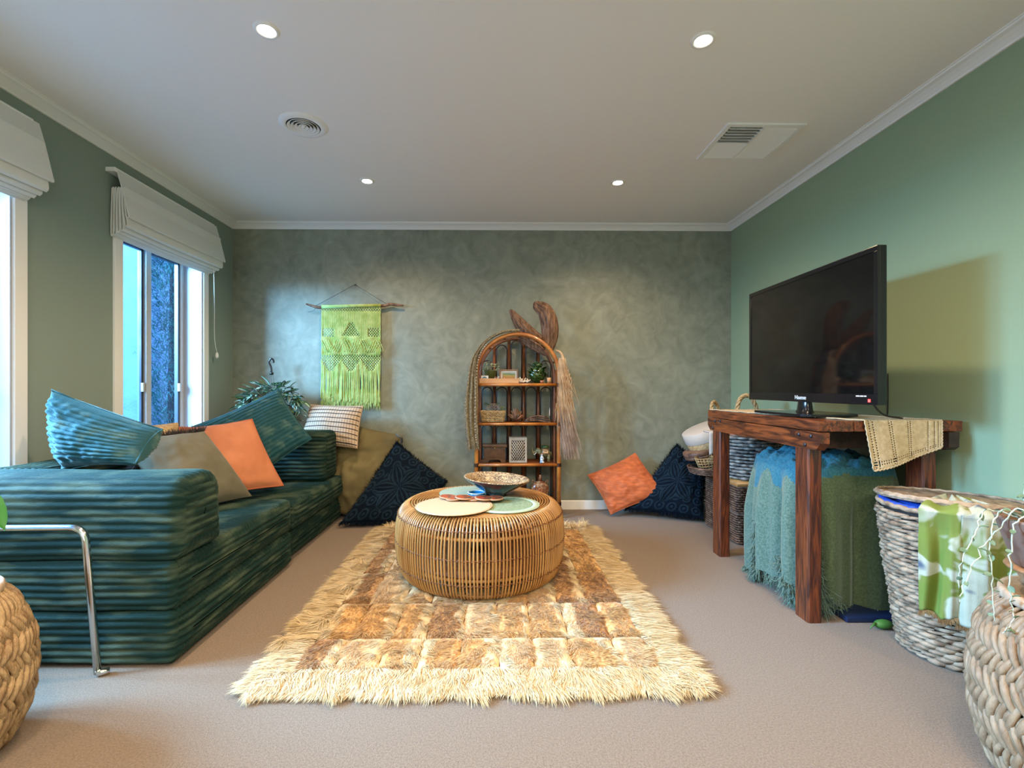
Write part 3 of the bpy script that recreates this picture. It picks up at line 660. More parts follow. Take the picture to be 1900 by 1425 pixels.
# far left corner
def stripes(u, v): return 2 if abs((v * 4.5) % 1 - .5) > .40 else (0 if int((u + 1) * 22) % 2 else 1)
o, c = cushion('striped_cushion', 'cream and brown striped knitted cushion stacked on the khaki floor cushion', [(-1.585, 3.90, .610), (-1.095, 3.84, .575), (-1.095, 4.00, .905), (-1.545, 4.04, .915)], .17, ['knit_a', 'knit_b', 'knit_c'], 88, disp=ribs(22, .004), mfun=stripes, seed=21, pinch=.05)
piping(o, c, 'knit_b', .005, .05)
o, c = cushion('floor_cushion', 'large khaki cotton floor cushion with flap, leaning in the far left corner', [(-1.62, 3.98, .02), (-1.00, 3.80, .02), (-.775, 4.08, .655), (-1.42, 4.12, .83)], .25, 'khaki', 44, seed=23, wr=.030, lump=.05, disp=lambda u, v, s: .010 * math.sin((u + .6 * v) * 9 + 2 * nz(u * 3, v * 3)) * (v < .5))
F1_ = cushion.surf; side_ = c[4] * (.003 if c[4].y < 0 else -.003)
F1_s = F1_
mb = MB(); mb.tube([F1_(.45 + .52 * k / 14, .80 - .02 * math.sin(k)) + Vector((0, -.004, 0)) for k in range(15)], .006, 6); obj('piping', mb, 'khaki', o)
mb = MB(); mb.grid(lambda a, b: F1_(.45 + .53 * a, .80 + .19 * b) + Vector((0, -.010, .002)), 14, 8); fo = obj('flap', mb, 'khaki', o); sm = fo.modifiers.new('t', 'SOLIDIFY'); sm.thickness = .006
mb = MB(); mb.tube(smoothpath([(-.82, 4.02, .665), (-.795, 3.99, .655), (-.775, 4.0, .64), (-.780, 4.04, .60)], 5), .011, 7); obj('corner_tie', mb, 'string', o)
def almond(u, v):
    r = math.hypot(u, v); a = math.atan2(v, u); best = 9
    for k in range(6):
        t = a - k * PI / 3 - .3; x = r * math.cos(t); y = abs(r * math.sin(t))
        if 0.02 < x < .78: w = .23 * math.sin(PI * x / .80); best = min(best, y / max(w, .001))
    if best < 1.35: return abs(best - .98) < .16 or abs(best - .55) < .13 or best < .10
    q = math.hypot((u * 3) % 1 - .5, (v * 3) % 1 - .5)
    if r > .55: return abs(q - .34) < .07 or q < .12
    return abs((r * 9) % 1 - .5) < .18
def chenille(label, c4, T, seed, group='navy chenille floor cushions'):
    o, c = cushion('chenille_cushion', label, c4, T, ['navy', 'navy_l'], 110, group, mfun=lambda u, v: int(almond(u, v)), disp=lambda u, v, s: .006 if almond(u, v) else 0, seed=seed, wr=.018, pinch=.04)
    fringe(o, c, 'navy', .035, 2200, .04, .007); return o
chenille('navy embroidered chenille cushion leaning on the wall behind the rattan coffee table', [(-1.16, 3.62, .035), (-.62, 3.66, .03), (-.40, 4.03, .27), (-.815, 4.0, .60)], .20, 31)
chenille('navy embroidered chenille cushion leaning by the wicker chest in the right corner', [(1.07, 3.93, .06), (1.62, 3.72, .04), (1.745, 3.92, .40), (1.545, 4.05, .57)], .19, 37)
o, c = cushion('rust_cushion', 'rust orange slub cushion on the carpet, leaning against the back wall', [(.945, 3.90, .025), (1.40, 3.86, .20), (1.20, 4.08, .50), (.795, 4.09, .31)], .15, 'rust', 44, seed=41, wr=.016, disp=lambda u, v, s: .008 * math.sin(9 * (math.hypot(u + 1, v + 1)) + 2 * nz(u * 3, v * 3)) * max(0, -.1 - (u + v) * .6))
piping(o, c, 'rust', .004, .07, 'seam')

# plant in the far left corner
def leaf_mesh(name, L, W, ms, curl=.25, stripe=True):
    mb = MB(); n = 6; cols = [-1, -.35, 0, .35, 1] if stripe else [-1, 0, 1]; k = len(cols); vs = []; fs = []; mi = []
    for i in range(n + 1):
        t = i / n; w = W * .5 * math.sin(PI * min(1, t * .92 + .06)) ** .8 * (1 if t < 1 else .05)
        for c_ in cols: vs.append((c_ * w, L * t, -curl * L * t * t + .18 * W * abs(c_)))
    for i in range(n):
        for j in range(k - 1): fs.append((i * k + j, i * k + j + 1, (i + 1) * k + j + 1, (i + 1) * k + j)); mi.append(1 if stripe and j in (0, 3) else 0)
    me = bpy.data.meshes.new(name); me.from_pydata(vs, [], fs)
    for m in mats(ms): me.materials.append(m)
    me.polygons.foreach_set('material_index', mi); me.polygons.foreach_set('use_smooth', [True] * len(fs)); me.update(); return me
def put_leaf(me, parent, p, d, roll=0, sc=1, name='leaf'):
    o = bpy.data.objects.new(name, me); C.objects.link(o); o.parent = parent; o.location = Vector(p) - base_of(parent)
    q = Vector(d).normalized().to_track_quat('Y', 'Z'); o.rotation_euler = (q.to_matrix() @ Matrix.Rotation(roll, 3, 'Y')).to_euler(); o.scale = (sc, sc, sc); return o
px_, py_ = -1.87, 3.985
pl = thing('potted_plant', 'bushy plant with silver-striped green leaves in the far left corner', 'plant', (px_, py_, .42))
mb = MB(); mb.lathe([(0, .42), (.075, .42), (.10, .60), (.112, .60), (.112, .625), (.098, .625), (.09, .60), (0, .60)], (px_, py_, 0), 24); obj('pot', mb, 'blackm', pl)
lm = [leaf_mesh('striped_leaf', .085, .032, ['leafp', 'leafg']), leaf_mesh('striped_leaf', .075, .028, ['leafg', 'leafp'], .4), leaf_mesh('striped_leaf', .07, .028, ['leafg', 'leafv'], .5), leaf_mesh('striped_leaf', .08, .030, ['leafy', 'leafg'], .3)]
for s in range(16):
    a = random.uniform(0, 2 * PI); rr = random.uniform(.06, .20); x1 = px_ + rr * math.cos(a) * 1.1; y1 = min(py_ + rr * .6 * math.sin(a), 4.12)
    P = smoothpath([(px_ + .03 * math.cos(a), py_ + .03 * math.sin(a), .60), (px_ + rr * .45 * math.cos(a), py_ + rr * .35 * math.sin(a), .80), (x1, y1, random.uniform(.88, 1.02))], 5)
    mb = MB(); mb.tube(P, .005, 5); obj('stem', mb, 'dstem', pl)
for k in range(290):
    a = random.uniform(0, 2 * PI); e = math.asin(random.uniform(-.55, 1)); rr = random.uniform(.72, 1.02)
    p = Vector((px_ + .03 + .245 * rr * math.cos(e) * math.cos(a), min(4.10, py_ - .01 + .13 * rr * math.cos(e) * math.sin(a)), .925 + .165 * rr * math.sin(e)))
    d = Vector((math.cos(a) + random.gauss(0, .5), min(.1, math.sin(a)) - .5 + random.gauss(0, .3), math.sin(e) * .8 + random.gauss(-.1, .45)))
    put_leaf(lm[random.choice((0, 0, 1, 1, 2, 3, 0))], pl, p, d, random.uniform(-.6, .6), random.uniform(.75, 1.15))
for (x, z) in ((-1.62, .80), (-1.60, .72), (-1.58, .83)):
    for k in range(4): put_leaf(lm[3 if k % 2 else 1], pl, (x + random.uniform(-.03, .03), 3.97, z + random.uniform(-.03, .03)), (random.uniform(-1, 1), -.5, random.uniform(-.6, .6)), 0, .9)
mb = MB(); mb.tube(smoothpath([(px_ + .02, py_, .6), (-1.72, 3.96, .68), (-1.66, 3.95, .78), (-1.64, 3.95, .86)], 5), .010, 6); obj('trunk', mb, 'dstem', pl)
hk = thing('plant_hanger', 'black hanging hook and wires rising out of the striped plant in the corner', 'hook', (px_ + .01, 4.02, .64))
for dx in (-.09, .09, 0):
    mb = MB(); mb.tube([(px_ + .01 + dx, 4.02 - (.05 if dx == 0 else 0), .63), (px_ + .012 + dx * .1, 4.02, 1.18)], .0022, 5); obj('wire', mb, 'string', hk)
mb = MB(); mb.tube(smoothpath([(-1.858, 4.02, 1.175), (-1.862, 4.02, 1.23), (-1.878, 4.02, 1.27), (-1.862, 4.02, 1.30), (-1.842, 4.02, 1.285), (-1.842, 4.02, 1.265)], 5), .0075, 7); mb.lathe([(0, 0), (.016, 0), (.014, .02), (0, .03)], (-1.857, 4.02, 1.165), 10); obj('hook', mb, 'black', hk)
stl = thing('plant_stool', 'dark low stool holding the striped plant behind the far armrest', 'stool', (px_, py_, 0))
mb = MB(); mb.lathe([(0, .385), (.13, .385), (.135, .40), (.13, .418), (0, .418)], (px_, py_, 0), 24); obj('seat', mb, 'blackm', stl)
for k in range(4):
    a = PI / 4 + k * PI / 2; bar('leg', (px_ + .08 * math.cos(a), py_ + .08 * math.sin(a), .386), (px_ + .115 * math.cos(a), py_ + .115 * math.sin(a), .0), .010, 'blackm', stl)

# ------------------------------------------------------------------ macrame wall hanging
wh = thing('macrame_hanging', 'lime green knotted wool macrame hanging from a branch on the back wall', 'wall hanging', (-1.23, YB, 1.76))
YW = 4.13
P = smoothpath([(-1.615, YW, 1.775), (-1.56, YW, 1.758), (-1.49, YW, 1.745), (-1.22, YW, 1.757), (-.97, YW, 1.760), (-.90, YW, 1.775), (-.84, YW, 1.768), (-.785, YW, 1.765)], 5)
mb = MB(); mb.tube(P, [.004 + .009 * math.sin(PI * (i + 1) / (len(P) + 1)) ** .5 + .002 * nz(i * .9) for i in range(len(P))], 8); obj('branch', mb, 'branch', wh)
mb = MB(); mb.tube([(-1.53, YW, 1.76), (-1.206, YW + .02, 1.947)], .0022, 5); mb.tube([(-1.206, YW + .02, 1.947), (-.92, YW, 1.772)], .0022, 5); mb.tube(smoothpath([(-1.53, YW, 1.76), (-1.55, YW, 1.72), (-1.60, YW, 1.705)], 4), .002, 5)
obj('string', mb, 'string', wh)
mb = MB(); mb.box(-1.212, -1.200, YB - .012, YB, 1.943, 1.953, bev=.002); obj('wall_hook', mb, 'bolt', wh)
x0, x1 = -1.482, -.975; nc = 46
def net(x, z):
    c_ = abs(((x - x0) / (x1 - x0)) - .5)
    if z > 1.710: return z < 1.742
    if 1.50 < z < 1.62 and c_ < (1.62 - z) * 1.15 + .02: return True
    if 1.49 < z < 1.56 and (.28 < c_ < .47): return True
    if 1.20 < z < 1.335:
        t = ((x - x0) / (x1 - x0) * 3) % 1; return z > 1.32 - .13 * (1 - abs(t - .5) * 2) - .02
    return False
mb = MB()
for i in range(nc):
    xb = x0 + (x1 - x0) * (i + .5) / nc; par = 1 if i % 2 else -1; pts = []; rad = []
    zend = .955 + .05 * nz(i * .7) - .05 * (i / nc) + random.uniform(-.03, .03); drift = random.gauss(0, .006); z = 1.765; ph = random.uniform(0, 6)
    while z > zend:
        n_ = net(xb, z); x = xb + (par * .0046 * math.cos(PI * (z + 3) / .0125) if n_ else .0012 * nz(i, z * 20))
        t = max(0, 1.22 - z); x += .006 * math.sin(i * 1.9 + ph * .2) * min(1, t * 8) + drift * t * 3 + t * .045 * nz(i * .23, z * 3) + (xb - (x0 + x1) / 2) * t * .12; 
        y = YW - .006 - (.004 if not n_ else 0) - .010 * (0.5 + nz(i * .35, z * 4)) * (z < 1.3) - (.005 * math.sin(i * .55 + z * 30) if 1.34 < z < 1.49 else 0)
        pts.append((x, y, z)); rad.append(.0034 if n_ else (.0062 if z > 1.22 else .0062 - .0015 * t)); z -= .0125 / 2 if n_ else .0125
    mb.tube(pts, rad, 5)
stuff(obj('knotted_cords', mb, 'green_yarn', wh))
mb = MB()
for k in range(26):  # diagonal half-hitch ridges of the solid band
    a = x0 + (x1 - x0) * k / 26; s = 1 if (k // 4) % 2 else -1
    mb.tube(smoothpath([(a, YW - .018, 1.415 - s * .055), (a + .03, YW - .020, 1.415), (a + .045, YW - .018, 1.415 + s * .05)], 4), .0032, 5)
stuff(obj('knot_ridges', mb, 'green_yarn', wh))
mb = MB(); mb.tube([(x0 + .005, YW - .012, 1.752 - .004), (-1.22, YW - .012, 1.757), (x1, YW - .012, 1.762)], .014, 8); obj('top_wrap', mb, 'green_yarn', wh)
n = 900; rt = np.stack([RNG.uniform(x0, x1 - .01, n), np.full(n, YW - .01), RNG.uniform(.93, 1.05, n)], 1); d = np.stack([RNG.normal(0, .12, n), RNG.normal(0, .1, n) - .1, -np.ones(n)], 1)
V, F, k = blades(rt, d, d, RNG.uniform(.04, .10, n), np.full(n, .004), 2, wdir=np.tile([1., 0, 0], (n, 1))); stuff(np_obj('fringe', V, F, 'green_yarn', wh))

# ------------------------------------------------------------------ patchwork fur rug
RX0, RX1, RY0, RY1 = -.85, .725, 1.655, 3.61
rug = thing('fur_rug', 'patchwork rug of golden brown pelts with a shaggy cream border, under the coffee table', 'rug', ((RX0 + RX1) / 2, (RY0 + RY1) / 2, 0))
mb = MB(); mb.box(RX0 + .03, RX1 - .03, RY0 + .04, RY1 - .03, .001, .010, bev=.003); obj('backing', mb, 'fur_seam', rug)
rows = [1.765, 2.00, 2.33, 2.71, 3.11, 3.53]; ix0, ix1 = RX0 + .105, RX1 - .105
fl = []; rnd = random.Random(3)
for ri in range(5):
    y0, y1 = rows[ri], rows[ri + 1]; nc_ = 9; xs = [ix0 + (ix1 - ix0) * k / nc_ + (rnd.uniform(-.018, .018) if 0 < k < nc_ else 0) for k in range(nc_ + 1)]
    for ci in range(nc_):
        a, b = xs[ci], xs[ci + 1]; base = rnd.choice(['fur_g', 'fur_g', 'fur_b', 'fur_t']); cf = rnd.uniform(.22, .40) if ci < nc_ - 1 else .06; side = rnd.random() < .88; sd = rnd.uniform(0, 50)
        def cream(x, y):
            t = (x - a) / (b - a); t = t if side else 1 - t
            return (t > 1 - cf - .16 * mn.noise(Vector((x * 14, y * 11, sd))) - .08 * mn.noise(Vector((x * 50, y * 40, sd))))
        NB = 3400 if ri < 3 else 1900; rx = RNG.uniform(a + .003, b - .003, NB); ry = RNG.uniform(y0 + .004, y1 - .004, NB)
        hz = .013 + .012 * np.minimum(1, np.minimum(np.minimum(rx - a, b - rx), np.minimum(ry - y0, y1 - ry)) / .03)
        fx = np.array([mn.noise(Vector((x * 9, y * 9, sd))) for x, y in zip(rx, ry)]); fy = np.array([mn.noise(Vector((x * 22, y * 22, sd + 9))) for x, y in zip(rx, ry)])
        ang = -PI / 2 + fx * 1.5 + fy * 1.0; d = np.stack([np.cos(ang), np.sin(ang), np.full(NB, .42) + .35 * fy], 1) + RNG.normal(0, .12, (NB, 3)); d1 = d + np.array([0, 0, -.55])
        V1, F1, k = blades(np.stack([rx, ry, hz - .004], 1), d, d1, RNG.uniform(.022, .046, NB), np.full(NB, .0032), 3)
        cm = np.array([1 if cream(x, y) else 0 for x, y in zip(rx, ry)]); mi1 = np.repeat(cm, k)
        G = MB(); nu, nv = 10, 16
        G.grid(lambda u, v: (a + (b - a) * u, y0 + (y1 - y0) * v, .009 + .015 * min(1, 7 * min(u, 1 - u)) * min(1, 12 * min(v, 1 - v)) + .003 * nz(u * 5 + sd, v * 7)), nu, nv)
        GV = np.array(G.v); GF = np.array(G.f); gm = np.array([1 if cream(a + (b - a) * (i + .5) / nu, y0 + (y1 - y0) * (j + .5) / nv) else 0 for j in range(nv) for i in range(nu)])
        T4 = GF + len(V1)
        V_ = np.concatenate([V1, GV]); V_[:, 2] = np.maximum(V_[:, 2], .005)
        np_obj('pelt', V_, F1, [base, 'fur_cream'], rug, None, np.concatenate([mi1, gm]), T4)
def border(n, side):
    t = RNG.uniform(0, 1, n); k = RNG.uniform(0, 1, n)
    if side == 'near': x = RX0 + (RX1 - RX0) * t; y = RY0 + .125 * k; d = np.array([[0, -1.0, .35]])
    if side == 'far': x = RX0 + .05 + (RX1 - RX0 - .1) * t; y = RY1 - .08 * k; d = np.array([[0, .3, .5]])
    if side == 'left': x = RX0 + .120 * k; y = RY0 + (RY1 - RY0) * t; d = np.array([[-1.0, -.35, .35]])
    if side == 'right': x = RX1 - .120 * k; y = RY0 + (RY1 - RY0) * t; d = np.array([[1.0, -.35, .35]])
    d = np.repeat(d, n, 0); g = np.array([mn.noise(Vector((a * 13, b * 13, 4))) for a, b in zip(x, y)]); h = np.array([mn.noise(Vector((a * 34, b * 34, 8))) for a, b in zip(x, y)])
    d[:, 0] += 1.0 * g + .7 * h; d[:, 1] += .6 * h - .3 * abs(g); d += RNG.normal(0, .12, (n, 3)); d1 = d + np.array([0, 0, -.6])
    L = RNG.uniform(.045, .085, n) * (1 + .6 * g)
    V, F, k_ = blades(np.stack([x, y, np.full(n, .010) + .010 * k], 1), d, d1, L, np.full(n, .0032), 4); V[:, 2] = np.maximum(V[:, 2], .004)
    stuff(np_obj('shaggy_border', V, F, 'fur_cream', rug))
border(20000, 'near'); border(5000, 'far'); border(18000, 'left'); border(18000, 'right')
mb = MB(); mb.box(RX0 + .01, RX1 - .01, RY0 + .01, RY0 + .11, .001, .012); mb.box(RX0 + .01, RX0 + .11, RY0 + .01, RY1 - .01, .001, .0121); mb.box(RX1 - .11, RX1 - .01, RY0 + .01, RY1 - .01, .001, .0122); mb.box(RX0 + .02, RX1 - .02, RY1 - .09, RY1 - .01, .001, .0123); obj('border_hide', mb, 'fur_cream', rug)

# ------------------------------------------------------------------ rattan coffee table
cx, cy = -.082, 2.745; zb = .028
ct = thing('rattan_coffee_table', 'low round honey rattan coffee table with upright canes on the fur rug', 'coffee table', (cx, cy, zb))
PR = [(.395, .0), (.428, .010), (.448, .040), (.462, .085), (.470, .15), (.472, .22), (.468, .29), (.458, .335), (.440, .365), (.415, .383), (.395, .388)]
PR = [(r, z + zb) for r, z in PR]; PS = smoothpath([(r, 0, z) for r, z in PR], 2)
mb = MB(); NCN = 164
for k in range(NCN):
    a = 2 * PI * k / NCN + .004 * nz(k * 1.7) * 4; w = .0035 * nz(k * 3.1)
    pts = [(cx + (p.x + w * math.sin(p.z * 9)) * math.cos(a + .006 * nz(k, p.z * 6)), cy + (p.x + w * math.sin(p.z * 9)) * math.sin(a + .006 * nz(k, p.z * 6)), p.z) for p in PS]
    mb.tube(pts, .0050, 6)
stuff(obj('upright_canes', mb, 'cane', ct))
for (r, z) in ((.463, .082 + zb), (.4725, .205 + zb), (.459, .338 + zb)):
    mb = MB(); n = NCN * 2
    for s in (0, 1):
        mb.tube([(cx + (r + (.006 if (k + s) % 2 else -.005)) * math.cos(2 * PI * k / n), cy + (r + (.006 if (k + s) % 2 else -.005)) * math.sin(2 * PI * k / n), z + .003 * (1 if (k + s) % 4 < 2 else -1)) for k in range(n)], .0018, 4, closed=True)
    obj('binding', mb, 'cane_d', ct)
for (r, z, q) in ((.447, .10 + zb, .009), (.455, .30 + zb, .009), (.400, .006 + zb, .010), (.385, .372 + zb, .012)):
    mb = MB(); mb.tube([(cx + r * math.cos(2 * PI * k / 64), cy + r * math.sin(2 * PI * k / 64), z) for k in range(64)], q, 8, closed=True); obj('hoop', mb, 'cane', ct)
for i in range(14):
    r = .386 - i * .0148; mb = MB(); mb.tube([(cx + r * math.cos(2 * PI * k / 56), cy + r * math.sin(2 * PI * k / 56), .390 + zb - .003 + 0.0016 * nz(k * .4, i)) for k in range(56)], .0046, 6, closed=True); obj('top_ring', mb, 'cane', ct)
mb = MB(); mb.lathe([(0, .382 + zb - .010), (.20, .382 + zb - .010), (.20, .386 + zb), (0, .386 + zb)], (cx, cy, 0), 40); obj('top_panel', mb, 'cane', ct)
mb = MB(); mb.lathe([(.06, .10 + zb), (.42, .10 + zb), (.42, .105 + zb), (.06, .105 + zb)], (cx, cy, 0), 40); obj('inner_shelf', mb, 'cane_d', ct)
for k in range(8):
    a = k * PI / 4 + .2; bar('spoke', (cx + .05 * math.cos(a), cy + .05 * math.sin(a), .372 + zb), (cx + .40 * math.cos(a), cy + .40 * math.sin(a), .372 + zb), .007, 'cane_d', ct); bar('inner_post', (cx + .40 * math.cos(a), cy + .40 * math.sin(a), zb), (cx + .40 * math.cos(a), cy + .40 * math.sin(a), .372 + zb), .010, 'cane', ct)
ZT = .4205
def placemat(label, x, y, r, m, z, edge=None):
    root = thing('placemat', label, 'placemat', (x, y, z), 'woven placemats on the coffee table')
    mb = MB(); rr = r * (.82 if edge else 1); prof = [(rr * i / 22, z + .004 + .0012 * (i % 2)) for i in range(23)] + [(rr, z)] ; prof = [(a, b - z) for a, b in prof]; mb.lathe(prof, (x, y, z), 48); obj('woven_disc', mb, m, root)
    mb = MB(); n = 72; q = .004
    if edge: mb.lathe([(rr, .0), (rr, .0055), (rr + (r - rr) * .5, .0062), (r, .0045), (r + .002, 0)], (x, y, z), 60)
    mb.tube([(x + (r + .002 * (k % 2)) * math.cos(2 * PI * k / n), y + (r + .002 * (k % 2)) * math.sin(2 * PI * k / n), z + q * .7) for k in range(n)], q * .7, 5, closed=True); obj('braided_edge', mb, edge or m, root)
placemat('round pale blue-green placemat at the back of the coffee table', -.155, 2.90, .175, 'mat_b', ZT + .001)
placemat('round dark green placemat with pale edging on the right of the coffee table', .055, 2.60, .185, 'mat_g', ZT + .002, 'mat_e')
placemat('round peach placemat nearest the camera on the coffee table', -.215, 2.545, .200, 'mat_p', ZT + .009)
# carved bowl
bx, by, bz = .005, 2.805, ZT + .003
bw = thing('carved_bowl', 'wide shallow dark bowl with carved tan inside, standing on the coffee table', 'bowl', (bx, by, bz))
tl_ = Matrix.Translation((bx, by, bz)) @ Matrix.Rotation(R(3.5), 4, 'Y')
mb = MB(); mb.lathe([(0, 0), (.062, 0), (.065, .008), (.058, .018), (.080, .032), (.130, .062), (.176, .090), (.190, .102), (.192, .106)], (0, 0, 0), 48, mtx=tl_); obj('outside', mb, 'bowl_o', bw)
mb = MB(); mb.lathe([(.192, .106), (.189, .110), (.180, .107), (.150, .088), (.115, .066)], (0, 0, 0), 48, mtx=tl_); obj('carved_rim', mb, 'bowl_i', bw)
mb = MB(); mb.lathe([(.115, .066), (.08, .044), (.045, .032), (0, .030)], (0, 0, 0), 48, mtx=tl_); obj('inner_well', mb, 'bowl_c', bw)
bd = thing('blue_dish', 'small bright blue glazed dish tucked against the foot of the carved bowl', 'dish', (-.105, 2.765, ZT + .008))
mb = MB(); mb.lathe([(0, 0), (.030, 0), (.046, .012), (.050, .026), (.047, .026), (.038, .012), (0, .006)], (-.105, 2.765, ZT + .008), 28); obj('dish_body', mb, 'blue', bd)
mb = MB(); mb.tube([(-.105 + .0485 * math.cos(2 * PI * k / 28), 2.765 + .0485 * math.sin(2 * PI * k / 28), ZT + .0345) for k in range(28)], .0022, 6, closed=True); obj('rim', mb, 'white', bd)
cs_ = [(-.262, 2.700, .0), (-.222, 2.665, .0), (-.170, 2.655, .007), (-.110, 2.662, .0), (-.060, 2.640, .006), (.000, 2.650, .003)]
nm_ = ['leftmost of the fanned orange and black coasters on the coffee table', 'second from the left of the fanned coasters on the coffee table', 'third coaster from the left, overlapping its neighbour', 'fourth from the left of the orange coasters, lighter rim', 'fifth coaster from the left, tipped on its neighbour', 'rightmost and reddest of the fanned coasters, on the green placemat edge']
for (x, y, dz), lb in zip(cs_, nm_):
    z = ZT + .019 + dz; r0 = thing('coaster', lb, 'coaster', (x, y, z), 'orange enamel coasters on the coffee table'); mt = Matrix.Translation((x, y, z)) @ Matrix.Rotation(R(random.uniform(-4, 4)), 4, 'Y')
    mb = MB(); mb.lathe([(0, 0), (.048, 0), (.051, .004), (.049, .008), (.044, .008)], (0, 0, 0), 28, mtx=mt); obj('disc', mb, 'coaster_e', r0)
    mb = MB(); mb.lathe([(0, .0075), (.030, .0075), (.044, .0082)], (0, 0, 0), 28, mtx=mt); obj('painted_face', mb, 'coaster', r0)

# ------------------------------------------------------------------ weaving helpers
def circle_path(cx, cy, rf):
    def S(t, z): a = 2 * PI * t; r = rf(z); return Vector((cx + r * math.cos(a), cy + r * math.sin(a), z)), Vector((math.cos(a), math.sin(a), 0))
    S.per = lambda z: 2 * PI * rf(z); return S
def rect_path(x0, x1, y0, y1, rc=.02, flare=0, z0=0):
    def S(t, z):
        g = flare * (z - z0); X0, X1, Y0, Y1 = x0 - g, x1 + g, y0 - g, y1 + g; w, h = X1 - X0, Y1 - Y0; p = (t % 1) * 2 * (w + h)
        if p < w: q, n = Vector((X0 + p, Y0, z)), Vector((0, -1, 0))
        elif p < w + h: q, n = Vector((X1, Y0 + p - w, z)), Vector((1, 0, 0))
        elif p < 2 * w + h: q, n = Vector((X1 - (p - w - h), Y1, z)), Vector((0, 1, 0))
        else: q, n = Vector((X0, Y1 - (p - 2 * w - h), z)), Vector((-1, 0, 0))
        return q, n
    S.per = lambda z: 2 * ((x1 - x0) + (y1 - y0)); return S
def strands(mb, S, zs, n, slant, Lh, rad, bulge, seg=5, rings=5, jit=.15, off=None, taper=.45, sides=None):
    """short fat strands laid over surface S: one per cell; slant(row) = vertical rise of a strand, Lh = its length along t in cells"""
    for ri, z in enumerate(zs):
        o = off(ri) if off else (ri % 2) * .5
        for k in range(n):
            tc = (k + o) / n; sl = slant(ri) * (1 + jit * random.uniform(-1, 1)); hl = Lh / n * .5; pts = []; rr = []; rd = rad * (1 + jit * random.uniform(-1, 1))
            dz0 = random.uniform(-1, 1) * jit * .2 * rad
            for i in range(rings):
                u = 2 * i / (rings - 1) - 1; q, nn = S(tc + hl * u, z + sl * u * .5 + dz0); b = math.cos(u * PI / 2)
                pts.append(q + nn * (bulge * (b - .35))); rr.append(rd * (taper + (1 - taper) * b ** .7))
            mb.tube(pts, rr, seg, cap=False)
    return mb

def woven_barrel(x, y, h, rm, rt, label):
    root = thing('woven_side_table', label, 'side table', (x, y, 0), 'hyacinth rope side tables')
    def rf(z):
        t = z / h; e = (1 - abs(2 * t - 1) ** 2.4); return rt + (rm - rt) * e
    mb = MB(); mb.lathe([(rf(h * i / 12) - .012, h * i / 12) for i in range(13)], (x, y, 0), 40); mb.lathe([(0, .002), (rt - .01, .002)], (x, y, 0), 40); obj('liner', mb, 'dark_liner', root)
    m = 'seagrass' if x < 0 else 'seagrass_p'; S = circle_path(x, y, lambda z: rf(max(0, min(h, z))))
    rows = 8; zs = [h * .045 + (h * .93) * (i + .5) / rows for i in range(rows)]
    mb = MB(); rh = h * .93 / rows; n = 58
    strands(mb, S, zs, n, lambda r: rh * 1.9 * (1 if r % 2 else -1), 1.9, .0096, .013, 7, 7, .28, off=lambda r: (.5 if r % 2 else 0), taper=.45)
    strands(mb, S, zs, n, lambda r: rh * 1.2 * (1 if r % 2 else -1), 1.0, .0085, .004, 5, 5, .4, off=lambda r: (0 if r % 2 else .5), taper=.5)
    stuff(obj('rope_weave', mb, m, root))
    mb = MB(); q = .009; mb.tube([(x + (rt + .003) * math.cos(2 * PI * k / 60), y + (rt + .003) * math.sin(2 * PI * k / 60), q) for k in range(60)], q, 6, closed=True); obj('base_rope', mb, m, root)
    mb = MB(); mb.lathe([(0, h), (rt - .012, h), (rt + .004, h), (rt + .006, h + .006), (rt + .006, h + .020), (rt + .002, h + .025), (rt - .010, h + .025), (rt - .014, h + .021), (0, h + .021)], (x, y, 0), 56); obj('timber_lid', mb, 'tray', root)
    return root
woven_barrel(-1.605, 1.354, .452, .232, .166, 'honey hyacinth rope side table with timber lid at the left edge, before the sofa')
woven_barrel(1.545, 1.205, .482, .232, .176, 'pale hyacinth rope side table with timber lid carrying the flowerpot at the right edge')

# ------------------------------------------------------------------ tall hamper with cloth
hx, hy, hh = 1.815, 1.885, .585
hp = thing('wicker_hamper', 'tall tapered grey-brown wicker hamper between the timber table and the rope side table', 'basket', (hx, hy, 0))
hr = lambda z: .150 + (.228 - .150) * (max(0, min(hh, z)) / hh) ** .85
mb = MB(); mb.lathe([(0, .003), (hr(0) - .004, .003)] + [(hr(hh * i / 8) - .006, hh * i / 8 + .004) for i in range(9)] , (hx, hy, 0), 40); obj('liner', mb, 'dark_liner', hp)
S = circle_path(hx, hy, hr); mb = MB(); nr = 29
strands(mb, S, [.014 + (hh - .024) * i / nr for i in range(nr)], 22, lambda r: .011, 1.75, .0098, .013, 6, 5, .38, taper=.30)
stuff(obj('rope_weave', mb, 'hamper', hp))
mb = MB(); mb.tube([S(k / 48, hh)[0] + Vector((0, 0, .003 * (k % 2))) for k in range(48)], .010, 7, closed=True); obj('rim', mb, 'hamper', hp)
lid = MB()
mt = Matrix.Translation((hx + .01, hy + .02, hh + .022)) @ Matrix.Rotation(R(-3), 4, 'X') @ Matrix.Rotation(R(3), 4, 'Y')
lid.lathe([(0, .010)] + [(.228 * i / 12, .010 - .004 * (i / 12) ** 2 + .003 * (i % 2)) for i in range(1, 13)] + [(.236, .0), (.228, -.006), (0, -.004)], (0, 0, 0), 44, mtx=mt)
for k in range(3): lid.tube([mt @ Vector(((.234 - .004 * k) * math.cos(2 * PI * i / 60), (.234 - .004 * k) * math.sin(2 * PI * i / 60), .004 + .004 * k + .003 * ((i + k) % 2))) for i in range(60)], .006, 5, closed=True)
obj('lid', lid, 'hamper', hp)
bc = thing('blue_cloth', 'royal blue cloth bulging out under the hamper lid', 'cloth', (hx, hy, hh))
mb = MB()
